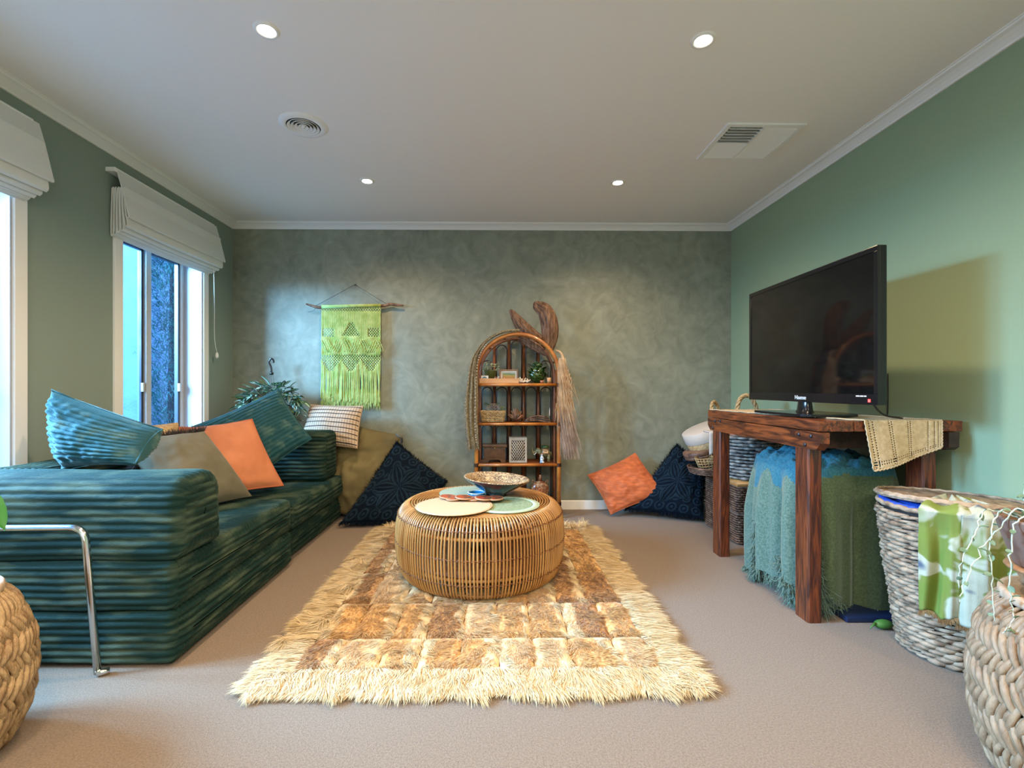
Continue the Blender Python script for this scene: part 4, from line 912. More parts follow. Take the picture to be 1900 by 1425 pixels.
for k in range(16):
    a = PI * (.72 + .62 * k / 15); mb.sph((hx + .210 * math.cos(a), hy + .210 * math.sin(a), hh + .004 + .003 * nz(k)), (.024, .024, .012 + .003 * nz(k * 3)), 8, 6)
obj('bulge', mb, 'blue_cloth', bc)
mb = MB(); mb.lathe([(0, 0), (.19, 0), (.19, .006), (0, .010)], (hx, hy, hh - .004), 24); obj('folded_cloth', mb, 'blue_cloth', bc)
# tie-dyed scarf over the hamper
tx = thing('tie_dye_scarf', 'green white and slate tie-dyed scarf draped over the front of the hamper', 'scarf', (1.78, 1.68, .60))
def drape(a0, a1, b0, b1, zend, seed, yo):
    mb = MB()
    def f(u, v):
        ph = R(a0 + (a1 - a0) * u)
        if v < .22:
            t = v / .22; r = .05 + (.258 - .05) * t; z = hh + .048 + .008 * math.sin(u * 9 + seed) - .014 * t ** 4
        else:
            t = (v - .22) / .78; ph += (R(b0 + (b1 - b0) * u) - ph) * t; z = hh + .032 - (hh + .032 - zend - .02 * nz(u * 3, seed)) * t
            r = max(hr(z), .246 - .12 * t) + .036 + yo + (.016 * math.sin(u * 10 + seed + 2.2 * nz(u * 3, t * 1.2, seed)) + .010 * nz(u * 7, t * 1.5, seed)) * min(1, t * 3)
        return Vector((hx + r * math.cos(ph), hy + r * math.sin(ph), z))
    mb.grid(f, 44, 60); o = obj('scarf_fold', mb, 'tiedye', tx); s = o.modifiers.new('thick', 'SOLIDIFY'); s.thickness = .003
    n = 320; uu = RNG.uniform(0, 1, n); rt = np.array([tuple(f(u, 1)) for u in uu]); d = np.stack([RNG.normal(0, .25, n), RNG.normal(0, .2, n), -np.ones(n)], 1)
    V, F, k = blades(rt, d, d, RNG.uniform(.012, .028, n), np.full(n, .0035), 2, wdir=np.tile([1., 0, 0], (n, 1))); stuff(np_obj('fringe', V, F, 'lace', tx))
drape(-152, -122, -156, -124, .215, 1, 0)
drape(-128, -96, -130, -90, .20, 4, .016)

# ------------------------------------------------------------------ flowerpot with silver trailing plant
fx, fy, fz = 1.495, 1.225, .507
sd_ = thing('pot_stand', 'small turned timber stand with ball feet under the flowerpot', 'plant stand', (fx, fy, fz))
mb = MB(); mb.lathe([(.085, .062), (.118, .062), (.122, .067), (.118, .072), (.085, .072)], (fx, fy, fz), 36); obj('ring', mb, 'frame', sd_)
for k in range(4):
    a = PI * 1.02 + k * PI / 2; c_ = (fx + .098 * math.cos(a), fy + .098 * math.sin(a), fz); mb = MB()
    mb.lathe([(0, 0), (.010, 0), (.017, .006), (.011, .013), (.018, .024), (.020, .034), (.013, .046), (.009, .050), (.012, .062), (0, .062)], c_, 14); obj('ball_foot', mb, 'frame', sd_)
fp = thing('flowerpot', 'mauve-brown clay pot with trailing silver-green plant at the right edge', 'potted plant', (fx, fy, fz + .072))
z0 = fz + .072
mb = MB(); mb.lathe([(0, .0), (.098, 0), (.104, .004), (.128, .080), (.140, .122), (.143, .128), (.140, .132), (.132, .130), (.124, .105), (0, .105)], (fx, fy, z0), 44, mfun=None); obj('pot', mb, 'terra', fp)
mb = MB(); mb.lathe([(0, .113), (.126, .112)], (fx, fy, z0), 24); obj('soil', mb, 'soil', fp)
sl = leaf_mesh('small_leaf', .017, .012, ['succ', 'succ'], .2, False)
def vine(P, nl, r=.0022, big=1, m='stem'):
    Q = smoothpath(P, 7); Q = [q + Vector((random.gauss(0, .002), random.gauss(0, .002), random.gauss(0, .002))) for q in Q]; mb = MB(); mb.tube(Q, [r * (1 - .5 * i / len(Q)) for i in range(len(Q))], 5); s = obj('stem', mb, m, fp)
    for k in range(nl):
        q = Q[int((k + .5) / nl * (len(Q) - 1))]; d = Vector((random.gauss(0, 1), random.gauss(-.3, .7), random.gauss(.1, .7))); put_leaf(sl, s, q, d, random.uniform(-1, 1), big * random.uniform(.7, 1.3))
ZR = z0 + .13
for (P, nl) in (([(fx - .10, fy - .02, ZR - .01), (fx - .135, fy + .0, ZR + .03), (fx - .165, fy + .04, ZR - .05), (fx - .235, fy + .03, ZR - .14), (fx - .275, fy + .02, ZR - .22)], 9),
    ([(fx - .10, fy + .01, ZR), (fx - .15, fy + .03, ZR + .02), (fx - .18, fy + .03, ZR - .06), (fx - .175, fy + .03, ZR - .16), (fx - .165, fy + .03, ZR - .27)], 16),
    ([(fx - .09, fy - .04, ZR), (fx - .145, fy - .01, ZR + .01), (fx - .155, fy + .0, ZR - .08), (fx - .160, fy + .0, ZR - .18), (fx - .150, fy, ZR - .25), (fx - .19, fy - .01, ZR - .285)], 18),
    ([(fx - .10, fy + .03, ZR), (fx - .16, fy + .06, ZR + .015), (fx - .20, fy + .05, ZR - .05), (fx - .24, fy + .05, ZR - .12), (fx - .245, fy + .05, ZR - .19)], 10),
    ([(fx - .09, fy, ZR), (fx - .10, fy + .02, ZR + .07), (fx - .075, fy + .02, ZR + .15), (fx - .06, fy + .02, ZR + .22)], 18),
    ([(fx - .08, fy - .02, ZR), (fx - .12, fy, ZR + .05), (fx - .09, fy, ZR + .11), (fx - .03, fy, ZR + .16)], 18),
    ([(fx - .05, fy, ZR), (fx - .06, fy + .03, ZR + .10), (fx - .035, fy + .03, ZR + .20), (fx - .04, fy + .03, ZR + .27)], 16),
    ([(fx - .06, fy - .05, ZR), (fx - .09, fy - .03, ZR + .03), (fx - .06, fy - .03, ZR + .07), (fx, fy - .03, ZR + .09)], 14),
    ([(fx, fy, ZR), (fx + .02, fy, ZR + .10), (fx + .06, fy, ZR + .17)], 10)):
    vine(P, nl, big=1.0)
# leafy plant on the left side table, one leaf in the frame
gp = thing('leafy_plant', 'fresh green leaf tip reaching in at the left edge above the rope side table', 'plant', (-1.62, 1.33, .474))
mb = MB(); mb.lathe([(0, .474), (.05, .474), (.065, .56), (.07, .565), (.06, .57), (0, .56)], (-1.62, 1.33, 0), 24); obj('pot', mb, 'white', gp)
bl_ = leaf_mesh('broad_leaf', .15, .055, ['leafb', 'leafb'], .3, False)
for (dx, dy, dz, p) in ((-.4, -.3, .5, (-1.66, 1.30, .70)), (.1, .5, .6, (-1.60, 1.36, .74)), (-.3, .4, .3, (-1.66, 1.36, .66))):
    bar('stem', (-1.62, 1.33, .56), p, .003, 'leafb', gp); put_leaf(bl_, gp, p, (dx, dy, dz), 0, 1)
bar('stem', (-1.62, 1.33, .56), (-1.455, 1.36, .79), .003, 'leafb', gp); put_leaf(bl_, gp, (-1.455, 1.36, .79), (.60, 0, -.75), .5, 1)

# ------------------------------------------------------------------ timber work table
tb = thing('timber_table', 'heavy dark red timber table with bolted apron against the right wall', 'table', (1.72, 2.60, 0))
TX0, TX1, TY0, TY1, TZ = 1.400, 2.035, 2.055, 3.135, .912
def plank(name, a, mb_n, m='wood'): mb = MB(); mb.box(*a, bev=.005); return obj(name, mb, m, tb)
for (a, b) in ((TX0, TX0 + .155), (TX0 + .158, TX0 + .315), (TX0 + .318, TX0 + .475), (TX0 + .478, TX1)):
    plank('board', (a, b, TY0 + random.uniform(0, .004), TY1 - random.uniform(0, .004), TZ - .046, TZ), 0)
mb = MB(); poly = [(TY0 - .010, .862), (TY0 - .010, .815), (TY0 + .022, .782), (TY1 - .035, .782), (TY1 + .002, .815), (TY1 + .002, .862)]
mb.prism(poly, 'x', TX0 + .002, TX0 + .042); obj('apron', mb, 'wood', tb)
mb = MB(); poly2 = [(TY0 - .012, .864), (TY0 - .012, .80), (TY0 + .01, .785), (TY1, .785), (TY1, .864)]; mb.prism(poly2, 'x', TX1 - .075, TX1 - .030); obj('apron', mb, 'wood_end', tb)
plank('end_rail', (TX0 + .045, TX1 - .078, 2.20, 2.235, .775, .864), 0, 'wood_end'); plank('end_rail', (TX0 + .045, TX1 - .078, 2.99, 3.025, .775, .864), 0)
for i, (x, y) in enumerate(((1.404, 2.130), (1.404, 2.975), (1.925, 2.130), (1.925, 2.975))):
    mb = MB(); w, d, c_ = .066, .098, .008; pl_ = [(x + c_, y), (x + w - c_, y), (x + w, y + c_), (x + w, y + d - c_), (x + w - c_, y + d), (x + c_, y + d), (x, y + d - c_), (x, y + c_)]
    mb.prism(pl_, 'z', 0, .784 if i < 2 else .863); obj('leg', mb, 'woodz', tb)
for (y, z) in ((2.105, .842), (2.145, .800), (2.19, .842), (2.96, .850), (3.03, .845), (3.06, .800)):
    mb = MB(); mb.sph((TX0 - .001, y, z), (.005, .009, .009), 10, 6); obj('bolt', mb, 'bolt', tb)

# crochet runner
rn = thing('crochet_runner', 'ecru crochet runner under the television, hanging over the near table end', 'table runner', (1.66, 2.6, TZ))
def rf_(u, v):
    nb = .80
    if v < nb:
        t = v / nb; xl = 1.405 + (.19) * t ** 1.5; xr = 1.80 + .13 * t; y = TY1 - .02 + (TY0 - .008 - TY1 + .02) * t; return Vector((xl + (xr - xl) * u, y, TZ + .0035 + .0022 * nz(u * 8, v * 22)))
    t = (v - nb) / (1 - nb); L = .215 - .10 * u ** 1.3; return Vector((1.595 + .335 * u + .035 * t * (1 - u) - .010 * t * u, TY0 - .010 - .006 * t - .008 * math.sin(u * 7) * t, TZ + .004 - L * t))
mb = MB(); NU, NV = 60, 190
holes = (2, 5, 18, 20, 33, 35, 49, 54, 57)
mb.grid(rf_, NU, NV, mfun=lambda i, j: None if (i in holes and (j + holes.index(i)) % 2 == 0) or (j in (184, 186) and i % 2) else 0)
o = obj('crochet_cloth', mb, 'lace', rn); s = o.modifiers.new('thick', 'SOLIDIFY'); s.thickness = .0035
mb = MB(); mb.tube([rf_(i / 40, 1) + Vector((0, 0, -.004 * (i % 2))) for i in range(41)], .004, 5); mb.tube([rf_(0, i / 90) + Vector((-.003 * (i % 2), 0, 0)) for i in range(91)], .0035, 5); mb.tube([rf_(1, i / 90) + Vector((.003 * (i % 2), 0, 0)) for i in range(91)], .0035, 5); obj('scalloped_edge', mb, 'lace', rn)

# television
tv = thing('television', 'black flat-screen television standing on the timber table', 'television', (1.60, 2.45, TZ + .009))
tv.rotation_euler = (0, 0, 0)
A = Matrix.Translation((1.590, 2.452, 0)) @ Matrix.Rotation(R(-1.5), 4, 'Z')   # local: -x is the viewing side, y along the screen
W_, Z0, Z1 = .520, .984, 1.640
def tvb(name, a, m, bev=.003, parent=None): mb = MB(); mb.box(*a, bev=bev, mtx=A); return obj(name, mb, m, parent or tv)
cab = tvb('cabinet', (-.010, .022, -W_, W_, Z0, Z1), 'black', .006)
tvb('rear_housing', (.020, .052, -W_ + .10, W_ - .10, Z0 + .06, Z1 - .10), 'blackm', .010)
b = .022
tvb('screen', (-.0125, -.0085, -W_ + b, W_ - b, Z0 + .045, Z1 - b), 'screen', .001)
for a in ((-.016, -.008, -W_, W_, Z1 - b, Z1), (-.016, -.008, -W_, W_, Z0, Z0 + .045), (-.016, -.008, -W_, -W_ + b, Z0 + .045, Z1 - b), (-.016, -.008, W_ - b, W_, Z0 + .045, Z1 - b)): tvb('bezel', a, 'black', .003)
mb = MB(); mb.box(-.0172, -.0158, -W_ + .040, -W_ + .052, Z0 + .012, Z0 + .024, mtx=A); led = obj('standby_light', mb, 'led', tv)
def text(body, size, loc, rot, m, parent, name='lettering', ext=.0004):
    cu = bpy.data.curves.new(name, 'FONT'); cu.body = body; cu.size = size; cu.extrude = ext; cu.align_x = 'CENTER'; cu.align_y = 'CENTER'
    t = bpy.data.objects.new(name, cu); C.objects.link(t); dg = bpy.context.evaluated_depsgraph_get(); me = bpy.data.meshes.new_from_object(t.evaluated_get(dg))
    bpy.data.objects.remove(t); o = bpy.data.objects.new(name, me); C.objects.link(o); me.materials.clear(); me.materials.append(M[m]); o.parent = parent; o.location = Vector(loc) - base_of(parent); o.rotation_euler = rot; return o
q = A @ Vector((-.0172, -.005, Z0 + .022)); text('Hisense', .030, q, (R(90), 0, R(-91.5)), 'white_lbl', tv, 'logo')
for a_, b_ in ((.062, .074), (.078, .098), (.102, .122)): tvb('status_mark', (-.0168, -.0160, -W_ + a_, -W_ + b_, Z0 + .034, Z0 + .039), 'white_lbl', 0)
mb = MB(); ey = [(-.10, -.235), (.12, -.235), (.165, -.16), (.165, .16), (.12, .235), (-.10, .235), (-.13, .20), (-.13, -.20)]
mb.prism([(1.575 + x, 2.45 + y) for x, y in ey], 'z', TZ + .009, TZ + .019); obj('stand_base', mb, 'black', tv)
mb = MB(); mb.lathe([(.050, .019), (.042, .030), (.036, .072), (.036, .10)], (0, 0, 0), 24, mtx=Matrix.Translation((1.598, 2.45, TZ)) @ Matrix.Diagonal((.7, 1.15, 1, 1))); obj('stand_neck', mb, 'black', tv)
cb = thing('power_cable', 'thin black power cable running down behind the television', 'cable', (1.75, 2.2, .9))
mb = MB(); mb.tube(smoothpath([(1.625, 2.06, 1.04), (1.66, 2.08, .985), (1.74, 2.12, .935), (1.84, 2.14, .918)], 6), .004, 6); obj('tv_lead', mb, 'blackm', cb)
mb = MB(); mb.tube(smoothpath([(2.064, 2.49, 1.13), (2.064, 2.49, .95), (2.060, 2.50, .80), (2.055, 2.52, .5)], 6), .003, 6); obj('wall_lead', mb, 'blackm', cb)

# ------------------------------------------------------------------ mohair throw over a box under the table
bxr = thing('storage_box', 'box hidden under the green throw, showing only as the shape beneath it', 'box', (1.70, 2.50, 0))
mb = MB(); mb.box(1.50, 1.90, 2.30, 2.72, .02, .66, bev=.02); obj('box_body', mb, 'dark_liner', bxr)
mb = MB(); mb.box(1.49, 1.91, 2.29, 2.73, .66, .69, bev=.008); obj('box_lid', mb, 'dark_liner', bxr)
th = thing('mohair_throw', 'grey-green mohair throw, blue daylight painted on top, with tasselled edge draped under the timber table', 'throw', (1.70, 2.50, 0))
bcx, bcy, hwx, hwy = 1.700, 2.485, .245, .235
def sq(a, n=5.0):
    c, s = math.cos(a), math.sin(a); r = (abs(c) ** n + abs(s) ** n) ** (-1 / n); return c * r, s * r
def thf(u, v):
    a = 2 * PI * u
    c, s = sq(a); fold = .030 * math.sin(a * 9 + 2.3 * nz(a * 1.3)) + .010 * math.sin(a * 19 + 2) + .03 * nz(math.cos(a) * 2, math.sin(a) * 2, 3)
    if v < .42:
        t = v / .42; r = t; z = .715 + .035 * nz(c * r * 4, s * r * 4, 7) + .020 * nz(c * r * 9, s * r * 11) + .030 * math.exp(-((c * r + .3) ** 2 + (s * r + .2) ** 2) * 5) - .035 * t ** 5; return Vector((bcx + hwx * 1.02 * c * r, bcy + hwy * 1.02 * s * r, z))
    t = (v - .42) / .58; zend = .055 + .07 * math.sin(a * 2 + .4) + .05 * nz(math.cos(a) * 3, math.sin(a) * 3, 9)
    zend = zend if True else 0
    z = .68 - (.68 - max(.022, zend)) * t - .0; g = 1.02 + .04 * math.sin(min(1, t * 4) * PI / 2) + .10 * t * (1 - t) * 1.2 + .05 * t
    k = min(1, t * 2.2)
    return Vector((bcx + (hwx * g + fold * k) * c, bcy + (hwy * g + fold * k) * s, z + .012 * nz(a * 3, t * 4) * k))
NU, NV = 230, 90
def thm(i, j):  # sorts faces into painted blue-lit top, shaded near side and plain cloth
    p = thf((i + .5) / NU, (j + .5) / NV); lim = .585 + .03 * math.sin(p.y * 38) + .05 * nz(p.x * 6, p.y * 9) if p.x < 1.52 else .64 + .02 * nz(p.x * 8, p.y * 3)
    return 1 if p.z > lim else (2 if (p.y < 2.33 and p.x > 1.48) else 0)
mb = MB(); mb.grid(thf, NU, NV, mfun=thm); o = obj('cloth', mb, ['blanket', 'blanket_lit', 'blanket_shaded'], th)
n = 2600; uu = RNG.uniform(0, 1, n); rt = np.array([tuple(thf(u, 1)) for u in uu]); d = np.stack([RNG.normal(0, .45, n), RNG.normal(0, .45, n), -.8 * np.ones(n)], 1)
V, F, k = blades(rt + RNG.normal(0, .004, rt.shape), d, d + RNG.normal(0, .6, d.shape), RNG.uniform(.03, .075, n), np.full(n, .0045), 3); V[:, 2] = np.maximum(V[:, 2], .004); stuff(np_obj('hem_fringe', V, F, 'blanket', th))
def tassel(p0, p1, n, sp, name='tassel'):
    p0, p1 = np.array(p0), np.array(p1); t = RNG.uniform(0, 1, n); rt = p0 + (p1 - p0) * t[:, None] + RNG.normal(0, sp, (n, 3)) * .5; d = (p1 - p0) + RNG.normal(0, .12, (n, 3)); d1 = d + RNG.normal(0, .25, (n, 3))
    V, F, k = blades(rt, d, d1, RNG.uniform(.05, .10, n), np.full(n, .0055), 3, wdir=None); V[:, 2] = np.maximum(V[:, 2], .004); stuff(np_obj(name, V, F, 'blanket', th))
tassel((1.445, 2.60, .36), (1.425, 2.60, .06), 700, .020)
tassel((1.475, 2.245, .37), (1.510, 2.185, .06), 900, .016)
tassel((1.44, 2.40, .20), (1.435, 2.30, .05), 700, .024)
cs = thing('fabric_case', 'flat navy fabric case on the carpet under the timber table', 'case', (1.80, 2.22, 0))
mb = MB(); mb.box(1.58, 2.00, 2.13, 2.32, .002, .026, bev=.006); obj('case_body', mb, 'navy_vinyl', cs)
mb = MB(); mb.box(1.80, 1.86, 2.125, 2.131, .004, .024, bev=.002); mb.box(1.855, 1.90, 2.16, 2.24, .027, .029); obj('pale_tab', mb, 'white', cs)
gl = thing('green_pouch', 'small crumpled green leaf-shaped pouch on the floor beside the hamper', 'pouch', (1.70, 2.07, 0))
mb = MB(); mb.sph((1.70, 2.075, .022), (.042, .022, .020), 14, 8); obj('pouch_body', mb, 'pouch', gl)
mb = MB(); mb.tube([(1.66, 2.07, .03), (1.63, 2.06, .012)], [.006, .002], 6); obj('tip', mb, 'pouch', gl)

# ------------------------------------------------------------------ baskets in the right corner
cx0, cx1, cy0, cy1 = 1.632, 2.035, 3.20, 3.68
ch = thing('wicker_chest', 'brown wicker chest on the carpet behind the timber table', 'chest', (1.83, 3.44, 0))
mb = MB(); mb.box(cx0 + .008, cx1 - .008, cy0 + .008, cy1 - .008, .003, .395); obj('liner', mb, 'dark_liner', ch)
S = rect_path(cx0, cx1, cy0, cy1); mb = MB()
strands(mb, S, [.014 + .0155 * i for i in range(24) if abs(i - 12) > 0], 56, lambda r: .0, 1.6, .0072, .008, 5, 4, .25, taper=.4); stuff(obj('willow_weave', mb, 'browncane', ch))
mb = MB()
for z in (.200, .385): mb.tube([S(k / 4 + e, z)[0] for k, e in ((0, 0),)] + [(cx1, cy0, z), (cx1, cy1, z), (cx0, cy1, z)], .011, 6, closed=True)
obj('rope_edge', mb, 'browncane', ch)
mb = MB(); mb.box(cx0 - .008, cx1 + .005, cy0 - .008, cy1 + .008, .392, .408, bev=.006)
for k in range(22): y = cy0 + (cy1 - cy0) * (k + .5) / 22; mb.tube([(cx0 - .006, y, .408), (cx1, y, .408)], .008, 5)
obj('lid', mb, 'cane', ch)
gbx, gby = 1.815, 3.405
gb = thing('willow_basket', 'large round grey-washed willow basket with rope handles on the wicker chest', 'basket', (gbx, gby, .418))
gr = lambda z: .150 + .055 * max(0, min(1, (z - .418) / .30))
mb = MB(); mb.lathe([(0, .420), (.145, .420)] + [(gr(.42 + .3 * i / 6) - .008, .42 + .3 * i / 6) for i in range(7)], (gbx, gby, 0), 32); obj('liner', mb, 'dark_liner', gb)
S = circle_path(gbx, gby, gr); mb = MB(); strands(mb, S, [.430 + .0235 * i for i in range(13)], 17, lambda r: .0, 1.5, .0105, .014, 6, 5, .25, taper=.5); stuff(obj('willow_weave', mb, 'greycane', gb))
mb = MB(); mb.tube([S(k / 40, .728)[0] + Vector((0, 0, .004 * (k % 2))) for k in range(40)], .014, 7, closed=True); obj('rim', mb, 'browncane', gb)
def rope_handle(P, parent, r=.011):
    Q = smoothpath(P, 8); mb = MB()
    for s in (0, 1, 2):
        pts = []
        for i, q in enumerate(Q):
            t = (Q[min(i + 1, len(Q) - 1)] - Q[max(i - 1, 0)]).normalized(); u = t.cross(Vector((0, 1, .1))).normalized(); w = t.cross(u); a = i * .75 + s * 2 * PI / 3; pts.append(q + (u * math.cos(a) + w * math.sin(a)) * r * .55)
        mb.tube(pts, r * .62, 6)
    return obj('rope_handle', mb, 'straw', parent)
rope_handle([(1.66, 3.28, .74), (1.665, 3.27, .92), (1.70, 3.27, .995), (1.755, 3.26, .99), (1.80, 3.26, .88), (1.815, 3.26, .74)], gb, .014)
rope_handle([(1.615, 3.42, .74), (1.575, 3.46, .90), (1.60, 3.48, .955), (1.65, 3.52, .90), (1.68, 3.54, .74)], gb, .012)
# round lidded boxes tilted against the chest
def round_box(label, c, r, h, tilt, spin, m, name='straw_box', band=None, z0=0):
    root = thing(name, label, 'basket', c); mt = Matrix.Translation(c) @ Matrix.Rotation(spin, 4, 'Z') @ Matrix.Rotation(tilt, 4, 'Y')
    mb = MB(); mb.lathe([(0, 0), (r * .96, 0), (r, .006), (r, h * .5), (r - .006, h * .5), (r - .008, .008), (0, .008)], (0, 0, 0), 40, mtx=mt); obj('body', mb, m, root)
    mb = MB(); mb.lathe([(r + .002, h * .45), (r + .005, h * .5), (r + .004, h), (r - .004, h + .004), (0, h + .004)], (0, 0, 0), 40, mtx=mt); obj('lid', mb, band or m, root); return root
round_box('round basket with cream painted upper band, tilted behind the table leg', (1.672, 3.70, .610), .158, .150, R(-24), R(0), 'straw', 'straw_box', 'hatwhite')
sb = round_box('small tan woven box under the cream-banded basket', (1.575, 3.66, .53), .11, .055, R(-18), 0, 'browncane', 'woven_box')
lb = thing('lattice_basket', 'little pale open lattice basket beside the table leg, in the right corner pile', 'basket', (1.545, 3.46, .46))
mt = Matrix.Translation((1.545, 3.46, .515)) @ Matrix.Rotation(R(68), 4, 'Y') @ Matrix.Rotation(R(90), 4, 'X')
mt = Matrix.Translation((1.57, 3.50, .475)) @ Matrix.Rotation(R(-14), 4, 'Y')
for k in range(20):
    a = 2 * PI * k / 20; mb = MB(); mb.tube([mt @ Vector((.065 * math.cos(a), .065 * math.sin(a), 0)), mt @ Vector((.078 * math.cos(a), .078 * math.sin(a), .08))], .0032, 5); obj('spoke', mb, 'straw', lb)
for i in range(5):
    mb = MB(); r_ = .065 + .013 * i / 4; mb.tube([mt @ Vector((r_ * math.cos(2 * PI * k / 24), r_ * math.sin(2 * PI * k / 24), .02 * i)) for k in range(24)], .0035, 5, closed=True); obj('band', mb, 'straw', lb)
mb = MB(); mb.lathe([(0, .001), (.063, .001), (.063, .004), (0, .004)], (0, 0, 0), 20, mtx=mt); obj('base', mb, 'dark_liner', lb)
lo = thing('dark_basket', 'low dark twig basket on the chest beneath the little lattice basket', 'basket', (1.60, 3.57, .41))
S = circle_path(1.600, 3.56, lambda z: .115 + .03 * (z - .40) / .06); mb = MB(); strands(mb, S, [.425 + .013 * i for i in range(4)], 20, lambda r: 0, 1.5, .007, .008, 5, 4, .3); stuff(obj('twig_weave', mb, 'browncane', lo))
mb = MB(); mb.lathe([(0, .418), (.112, .418), (.135, .470), (.12, .470), (.10, .43), (0, .43)], (1.60, 3.56, 0), 24); obj('liner', mb, 'dark_liner', lo)
wc = thing('white_cloth', 'folded white cloth hanging beside the far table leg', 'cloth', (1.56, 3.36, .62))
mb = MB(); mb.grid(lambda u, v: Vector((1.500 + .10 * u, 3.335 - .008 * math.sin(u * 8) , .745 - .16 * v * (1 - .3 * u))), 12, 12); o = obj('cloth_fold', mb, 'hatwhite', wc); s = o.modifiers.new('t', 'SOLIDIFY'); s.thickness = .012
mb = MB(); mb.grid(lambda u, v: Vector((1.51 + .16 * u, 3.335 + .12 * v, .747 + .004 * math.sin(u * 9))), 10, 6); o = obj('cloth_top', mb, 'hatwhite', wc); s = o.modifiers.new('t', 'SOLIDIFY'); s.thickness = .010

# ------------------------------------------------------------------ rattan bookcase
bk = thing('rattan_bookcase', 'arched amber rattan bookcase with four shelves against the back wall', 'bookcase', (.185, 4.0, 0))
AX, AR, ZS = .185, .333, 1.157; YFt, YBk = 3.870, 4.125
def arch(y, r, pr, name, m, zb=0.0):
    P = [(AX - r, y, zb), (AX - r, y, .5), (AX - r, y, ZS - .1)] + [(AX - r * math.cos(PI * k / 24), y, ZS + r * math.sin(PI * k / 24)) for k in range(25)] + [(AX + r, y, ZS - .1), (AX + r, y, .5), (AX + r, y, zb)]
    mb = MB(); mb.tube(P, [pr * (1 + .06 * nz(i * .9, y)) for i in range(len(P))], 10); return obj(name, mb, m, bk)
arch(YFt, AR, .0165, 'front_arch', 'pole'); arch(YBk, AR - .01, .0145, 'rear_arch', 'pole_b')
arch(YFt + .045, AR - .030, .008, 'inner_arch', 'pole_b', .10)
for z in (1.081, .764, .434, .115):
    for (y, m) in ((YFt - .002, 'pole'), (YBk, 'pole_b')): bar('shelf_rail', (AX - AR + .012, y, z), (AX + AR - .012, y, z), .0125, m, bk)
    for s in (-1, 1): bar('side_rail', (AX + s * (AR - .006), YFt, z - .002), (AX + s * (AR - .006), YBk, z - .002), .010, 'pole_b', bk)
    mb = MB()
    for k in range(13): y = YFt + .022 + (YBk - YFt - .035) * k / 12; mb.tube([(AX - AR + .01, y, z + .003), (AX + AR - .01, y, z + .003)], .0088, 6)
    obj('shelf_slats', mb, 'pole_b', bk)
for s in (-1, 1):
    for k in range(3):
        a = PI / 2 + s * R(18 + 26 * k); x = AX + AR * math.cos(a); z = ZS + AR * math.sin(a); bar('arch_tie', (x, YFt, z), (x, YBk, z), .009, 'pole_b', bk)
    bar('side_post', (AX + s * (AR - .012), (YFt + YBk) / 2, .02), (AX + s * (AR - .012), (YFt + YBk) / 2, ZS + .05), .010, 'pole_b', bk)
NB = 5; cw = (2 * AR - .04) / NB
for k in range(1, NB):
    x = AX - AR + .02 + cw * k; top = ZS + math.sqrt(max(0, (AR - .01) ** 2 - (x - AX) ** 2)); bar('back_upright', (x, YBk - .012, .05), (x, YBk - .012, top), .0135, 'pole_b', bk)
for (zl, zh) in ((.125, .415), (.445, .745), (.775, 1.062), (1.092, 9)):
    for k in range(NB):
        xa = AX - AR + .02 + cw * k + .018; xb = xa + cw - .036; xm = (xa + xb) / 2; r = (xb - xa) / 2; zz = zh if zh < 5 else ZS + math.sqrt(max(.001, (AR - .03) ** 2 - (abs(xm - AX) + r * .5) ** 2))
        P = [(xa, YBk - .028, zl), (xa, YBk - .028, zz - r)] + [(xm - r * math.cos(PI * i / 10), YBk - .028, zz - r + r * math.sin(PI * i / 10)) for i in range(11)] + [(xb, YBk - .028, zl)]
        mb = MB(); mb.tube(P, .0048, 6); obj('bent_loop', mb, 'pole_d', bk)
for s in (-1, 1):
    for z in (1.081, .764, .434, .12):
        mb = MB()
        for i in range(5): mb.tube([(AX + s * AR + .0185 * math.cos(2 * PI * k / 12), YFt + .0185 * math.sin(2 * PI * k / 12), z - .012 + i * .006) for k in range(12)], .003, 4, closed=True)
        obj('binding', mb, 'pole_d', bk)
